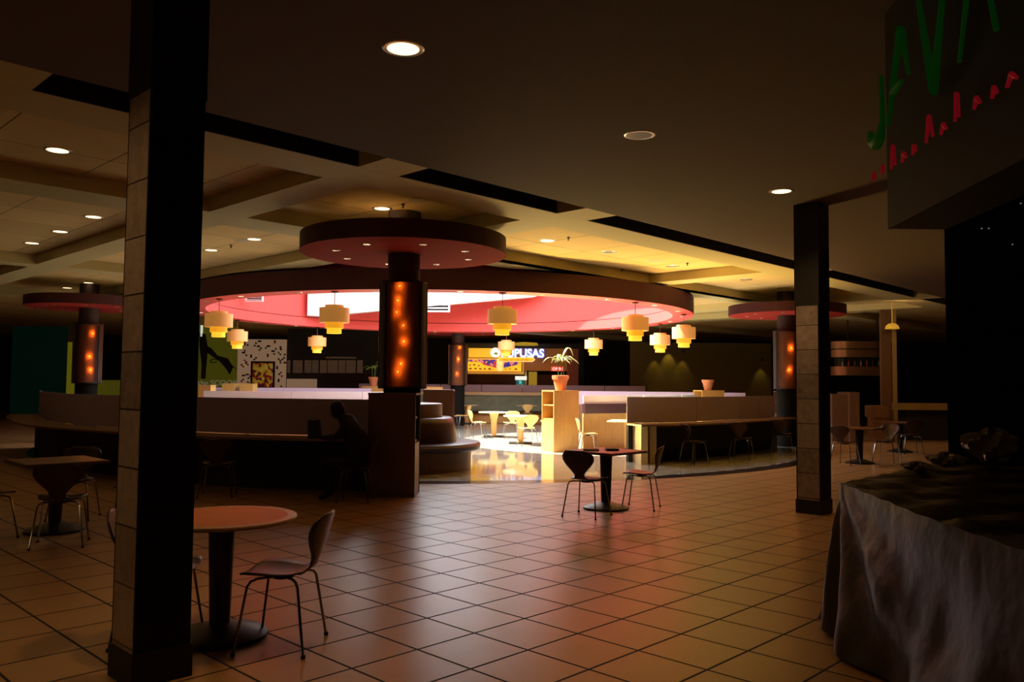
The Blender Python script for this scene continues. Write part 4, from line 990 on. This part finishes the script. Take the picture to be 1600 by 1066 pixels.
b = MB(); a_ = at(1365, 634, 24); c_ = at(1389, 653, 24); b.box(((a_.x + c_.x) / 2, 24.3, (a_.z + c_.z) / 2), (c_.x - a_.x, .6, a_.z - c_.z)); b.box(((a_.x + c_.x) / 2, 24.3, c_.z / 2), (c_.x - a_.x - .1, .5, c_.z)); tag(b.build('display_counter', M_copper), 'low copper counter front between cabinets and the tall post', 'counter')
t = thing('kiosk_post', 'tall thin tan post right of the copper canopy', 'post', at(1399, 655, 24.5) * Vector((1, 1, 0)) if False else (at(1399, 655, 24.5).x, 24.5, 0))
b = MB(); b.box((0, 0, 1.95), (.10, .10, 3.9)); b.build('shaft', mat('tan_paint', (.42, .28, .10), .6), t); b = MB(); b.box((-.22, .1, 1.95), (.3, .1, 3.9)); b.build('backing_board', M_maple_d, t)
q = at(1394, 514, 24.0); b = MB(); b.lathe([(.0001, .17), (.10, .15), (.17, .09), (.20, 0), (.19, 0), (.0001, .13)], n=24); b.tube([(0, 0, .16), (0, 0, HP - q.z)], .008, 6); tag(b.build('dome_lamp', mat('yellow_dome', (.8, .5, .1), .5, emit=(.9, .5, .04), es=.35), None, True, loc=q), 'small yellow dome lamp hanging right of the copper canopy', 'pendant lamp')
t = thing('low_service_counter', 'long low counter with pale front board at the far right', 'counter')
a_ = at(1402, 630, 24.6); c_ = at(1560, 642, 24.6); b = MB(); b.box(((a_.x + c_.x) / 2, 24.8, (a_.z + c_.z) / 2), (c_.x - a_.x, .4, a_.z - c_.z)); b.build('front_board', mat('tan_board', (.45, .30, .10), .6), t); b = MB(); b.box(((a_.x + c_.x) / 2, 25.0, c_.z / 2), (c_.x - a_.x, .3, c_.z)); b.build('counter_body', M_dark, t)
lamp('kiosk_glow', 'AREA', (10.2, 21.5, 3.6), 16, (1.0, 0.60, 0.26), target=(11.4, 24.5, .6), shape='DISK', size=.8)

# black stall bulkhead and wall at the right
b = MB(); b.prism([(4.02, 7.6), (9.5, 7.6), (9.5, 8.0), (4.40, 8.0)], 0, HC - .001); struct(b.build('wall_stall', M_black))
t = thing('stall_bulkhead', 'black overhead bulkhead at the right carrying the green and red sign', 'bulkhead')
b = MB(); b.prism([(2.30, 5.0), (1.95, 1.2), (2.3, 1.2), (2.65, 5.0)], 2.55, HC - .002); b.build('bulkhead_box', M_black, t)
# neon style sign JAVA ... on the bulkhead
t = thing('java_sign', 'dim green JAVA lettering above a red script line, upper right', 'sign')
M_jg = mat('dim_green_letter', (0.01, .16, .01), .4, emit=(0.01, .20, .01), es=.05)
M_jr = mat('dim_red_script', (.35, .01, .01), .4, emit=(.55, .01, .02), es=.14)
A3 = Vector((2.13, 4.72, 0)); dirn = Vector((-0.092, -1.0, 0)).normalized(); nrm = Vector((-1.0, 0.092, 0)).normalized()
def onw(s_, z): p_ = A3 + dirn * s_; return Vector((p_.x, p_.y, z)) + nrm * 0.02
def stroke(name, pts, rs, m): bb = MB(); bb.tube([onw(*p_) for p_ in pts], rs, 8); return bb.build(name, m, t, True)
stroke('letter_j', [(.10, 3.36), (.11, 3.10), (.07, 3.015), (.0, 3.0), (-.06, 3.03), (-.10, 3.09)], [.014, .016, .03, .04, .03, .016], M_jg)
stroke('letter_a', [(.20, 3.04), (.30, 3.30), (.40, 3.50), (.46, 3.34), (.50, 3.22)], [.014, .018, .026, .014, .01], M_jg); stroke('letter_a', [(.28, 3.20), (.40, 3.22)], [.022, .014], M_jg)
stroke('letter_v', [(.62, 3.62), (.80, 3.02), (.98, 3.64)], [.012, .024, .010], M_jg)
stroke('letter_a', [(1.08, 3.05), (1.26, 3.60), (1.42, 3.05)], [.010, .018, .012], M_jg)
rnd = random.Random(21); s_ = -.06
while s_ < 1.7:
    L_ = .03 + .06 * rnd.random(); z0 = 2.78 + .02 * rnd.random(); tall = rnd.random() < .3
    stroke('script_mark', [(s_, z0), (s_ + L_ * .5, z0 + (.12 if tall else .04)), (s_ + L_, z0 + .01)], [.008, .013, .008], M_jr); s_ += L_ + .06 + .09 * rnd.random()
tag(bpy.data.objects[t.name], t['label'], 'sign')
for i, (px, py) in enumerate(((1534, 357), (1545, 357), (1595, 318), (1582, 382))):
    q = at(px, py, 7.594); b = MB(); b.lathe([(.0001, -.006), (.006, 0), (.0001, .006)], n=8); tag(b.build('glint_dot', mat('white_glint', (1, 1, 1), .4, emit=(.6, .65, .8), es=.5), None, True, loc=q), 'tiny glowing dot for a white glint in the dark stall at right', 'glint dot', 'glint dots in the dark stall')  # small glints drawn as glowing dots

# ---------------------------------------------------------------- draped table, near right
t = thing('draped_counter', 'counter draped in dark crumpled plastic sheeting, right foreground', 'draped counter')
M_plastic = mat('crumpled_dark_plastic', (0.036, 0.024, 0.018), 0.36, bump=0.5, bscale=7)
foot = [(2.17, 5.45), (2.02, 3.9), (1.98, 2.6), (4.6, 2.4), (5.2, 6.2), (3.6, 6.95)]
def resample(P, step):
    out = []
    for i in range(len(P)):
        a = Vector(P[i]); b_ = Vector(P[(i + 1) % len(P)]); n_ = max(1, int((b_ - a).length / step))
        for k in range(n_): out.append(a + (b_ - a) * k / n_)
    return out
loop = resample(foot, 0.035); cen = Vector((3.3, 4.6)); n = len(loop); rows = 26
b = MB(); vs = []
rnd = random.Random(4); ph = [rnd.random() * 6.28 for _ in range(6)]
for j in range(rows + 1):
    f = j / rows; z = 0.95 * (1 - f) + 0.03 * f
    for i, p_ in enumerate(loop):
        a = Vector(loop[(i - 1) % n]); c = Vector(loop[(i + 1) % n]); tg = (c - a).normalized(); nn = Vector((tg.y, -tg.x))
        if nn.dot(p_ - cen) < 0: nn = -nn
        s_ = i * 0.035; amp = 0.004 + 0.075 * f ** 1.5
        fold = math.sin(s_ * 5.0 + ph[0] + f * 3.6) * .5 + math.sin(s_ * 11 + ph[1] - f * 4.0) * .22 + math.sin(s_ * 23 + ph[2] + f * 5) * .07 + (1.1 * math.sin(13 * math.atan2(s_, .95 * f + .02)) * math.exp(-s_ * .35) if s_ < 4 else 0)
        swag = 0.05 * math.sin(f * math.pi) * math.sin(s_ * 3.1 + ph[3])
        o_ = amp * (fold + .35) + 0.10 * f + swag * f
        zz = z + (0.003 * math.sin(s_ * 23 + ph[4]) if j == 0 else 0)
        vs.append((p_.x + nn.x * o_, p_.y + nn.y * o_, zz))
fs = []
for j in range(rows):
    for i in range(n): fs.append((j * n + i, j * n + (i + 1) % n, (j + 1) * n + (i + 1) % n, (j + 1) * n + i))
b.add(vs, fs); b.build('draped_skirt', M_plastic, t, True)
b = MB(); vs = []; K = 22
for k in range(K + 1):
    f = k / K
    for i, p_ in enumerate(loop):
        q = p_ + (cen - p_) * f; z = .95 + (0.014 * (math.sin(q.x * 9 + q.y * 4) + math.sin(q.y * 13 - q.x * 5) + .6 * math.sin(q.x * 23 + q.y * 19)) if k else 0.003 * math.sin(i * .035 * 23 + ph[4])); vs.append((q.x, q.y, z))
fs = []
for k in range(K):
    for i in range(n): fs.append((k * n + i, k * n + (i + 1) % n, (k + 1) * n + (i + 1) % n, (k + 1) * n + i))
b.add(vs, fs); b.build('top_sheet', M_plastic, t, True)
def crumple(x, y, z, s_, seed, name, label, m, flat=.5):
    rnd = random.Random(seed); b = MB(); N1, N2 = 14, 22; vs = []; fs = []
    for i in range(N1 + 1):
        th = math.pi * i / N1
        for k in range(N2):
            fi = 2 * math.pi * k / N2; rr = s_ * (1 + .35 * math.sin(3 * fi + seed) * math.sin(2 * th + seed) + .22 * math.sin(7 * fi + 2 * seed + 3 * th) + .12 * (rnd.random() - .5))
            vs.append((rr * math.sin(th) * math.cos(fi), rr * math.sin(th) * math.sin(fi) * .8, s_ * flat + rr * math.cos(th) * flat))
    zm = min(v[2] for v in vs); vs = [(a, c, e - zm) for a, c, e in vs]
    for i in range(N1):
        for k in range(N2): fs.append((i * N2 + k, i * N2 + (k + 1) % N2, (i + 1) * N2 + (k + 1) % N2, (i + 1) * N2 + k))
    b.add(vs, fs); return tag(b.build(name, m, None, True, loc=(x, y, z)), label, 'bag' if 'bag' in name else 'wrap')
M_clear = mat('milky_plastic', (.36, .30, .25), .3, bump=.3, bscale=12)
crumple(3.75, 6.45, .985, .17, 2, 'plastic_bag', 'crumpled pale plastic bag heaped at the back of the draped counter', M_clear, .6)
crumple(3.35, 6.35, .965, .12, 5, 'plastic_wrap', 'low crumpled plastic wrap beside the pale bag on the draped counter', M_clear, .35)
crumple(2.95, 6.0, .965, .09, 8, 'plastic_wrap', 'small twist of plastic near the far edge of the draped counter', M_clear, .3)
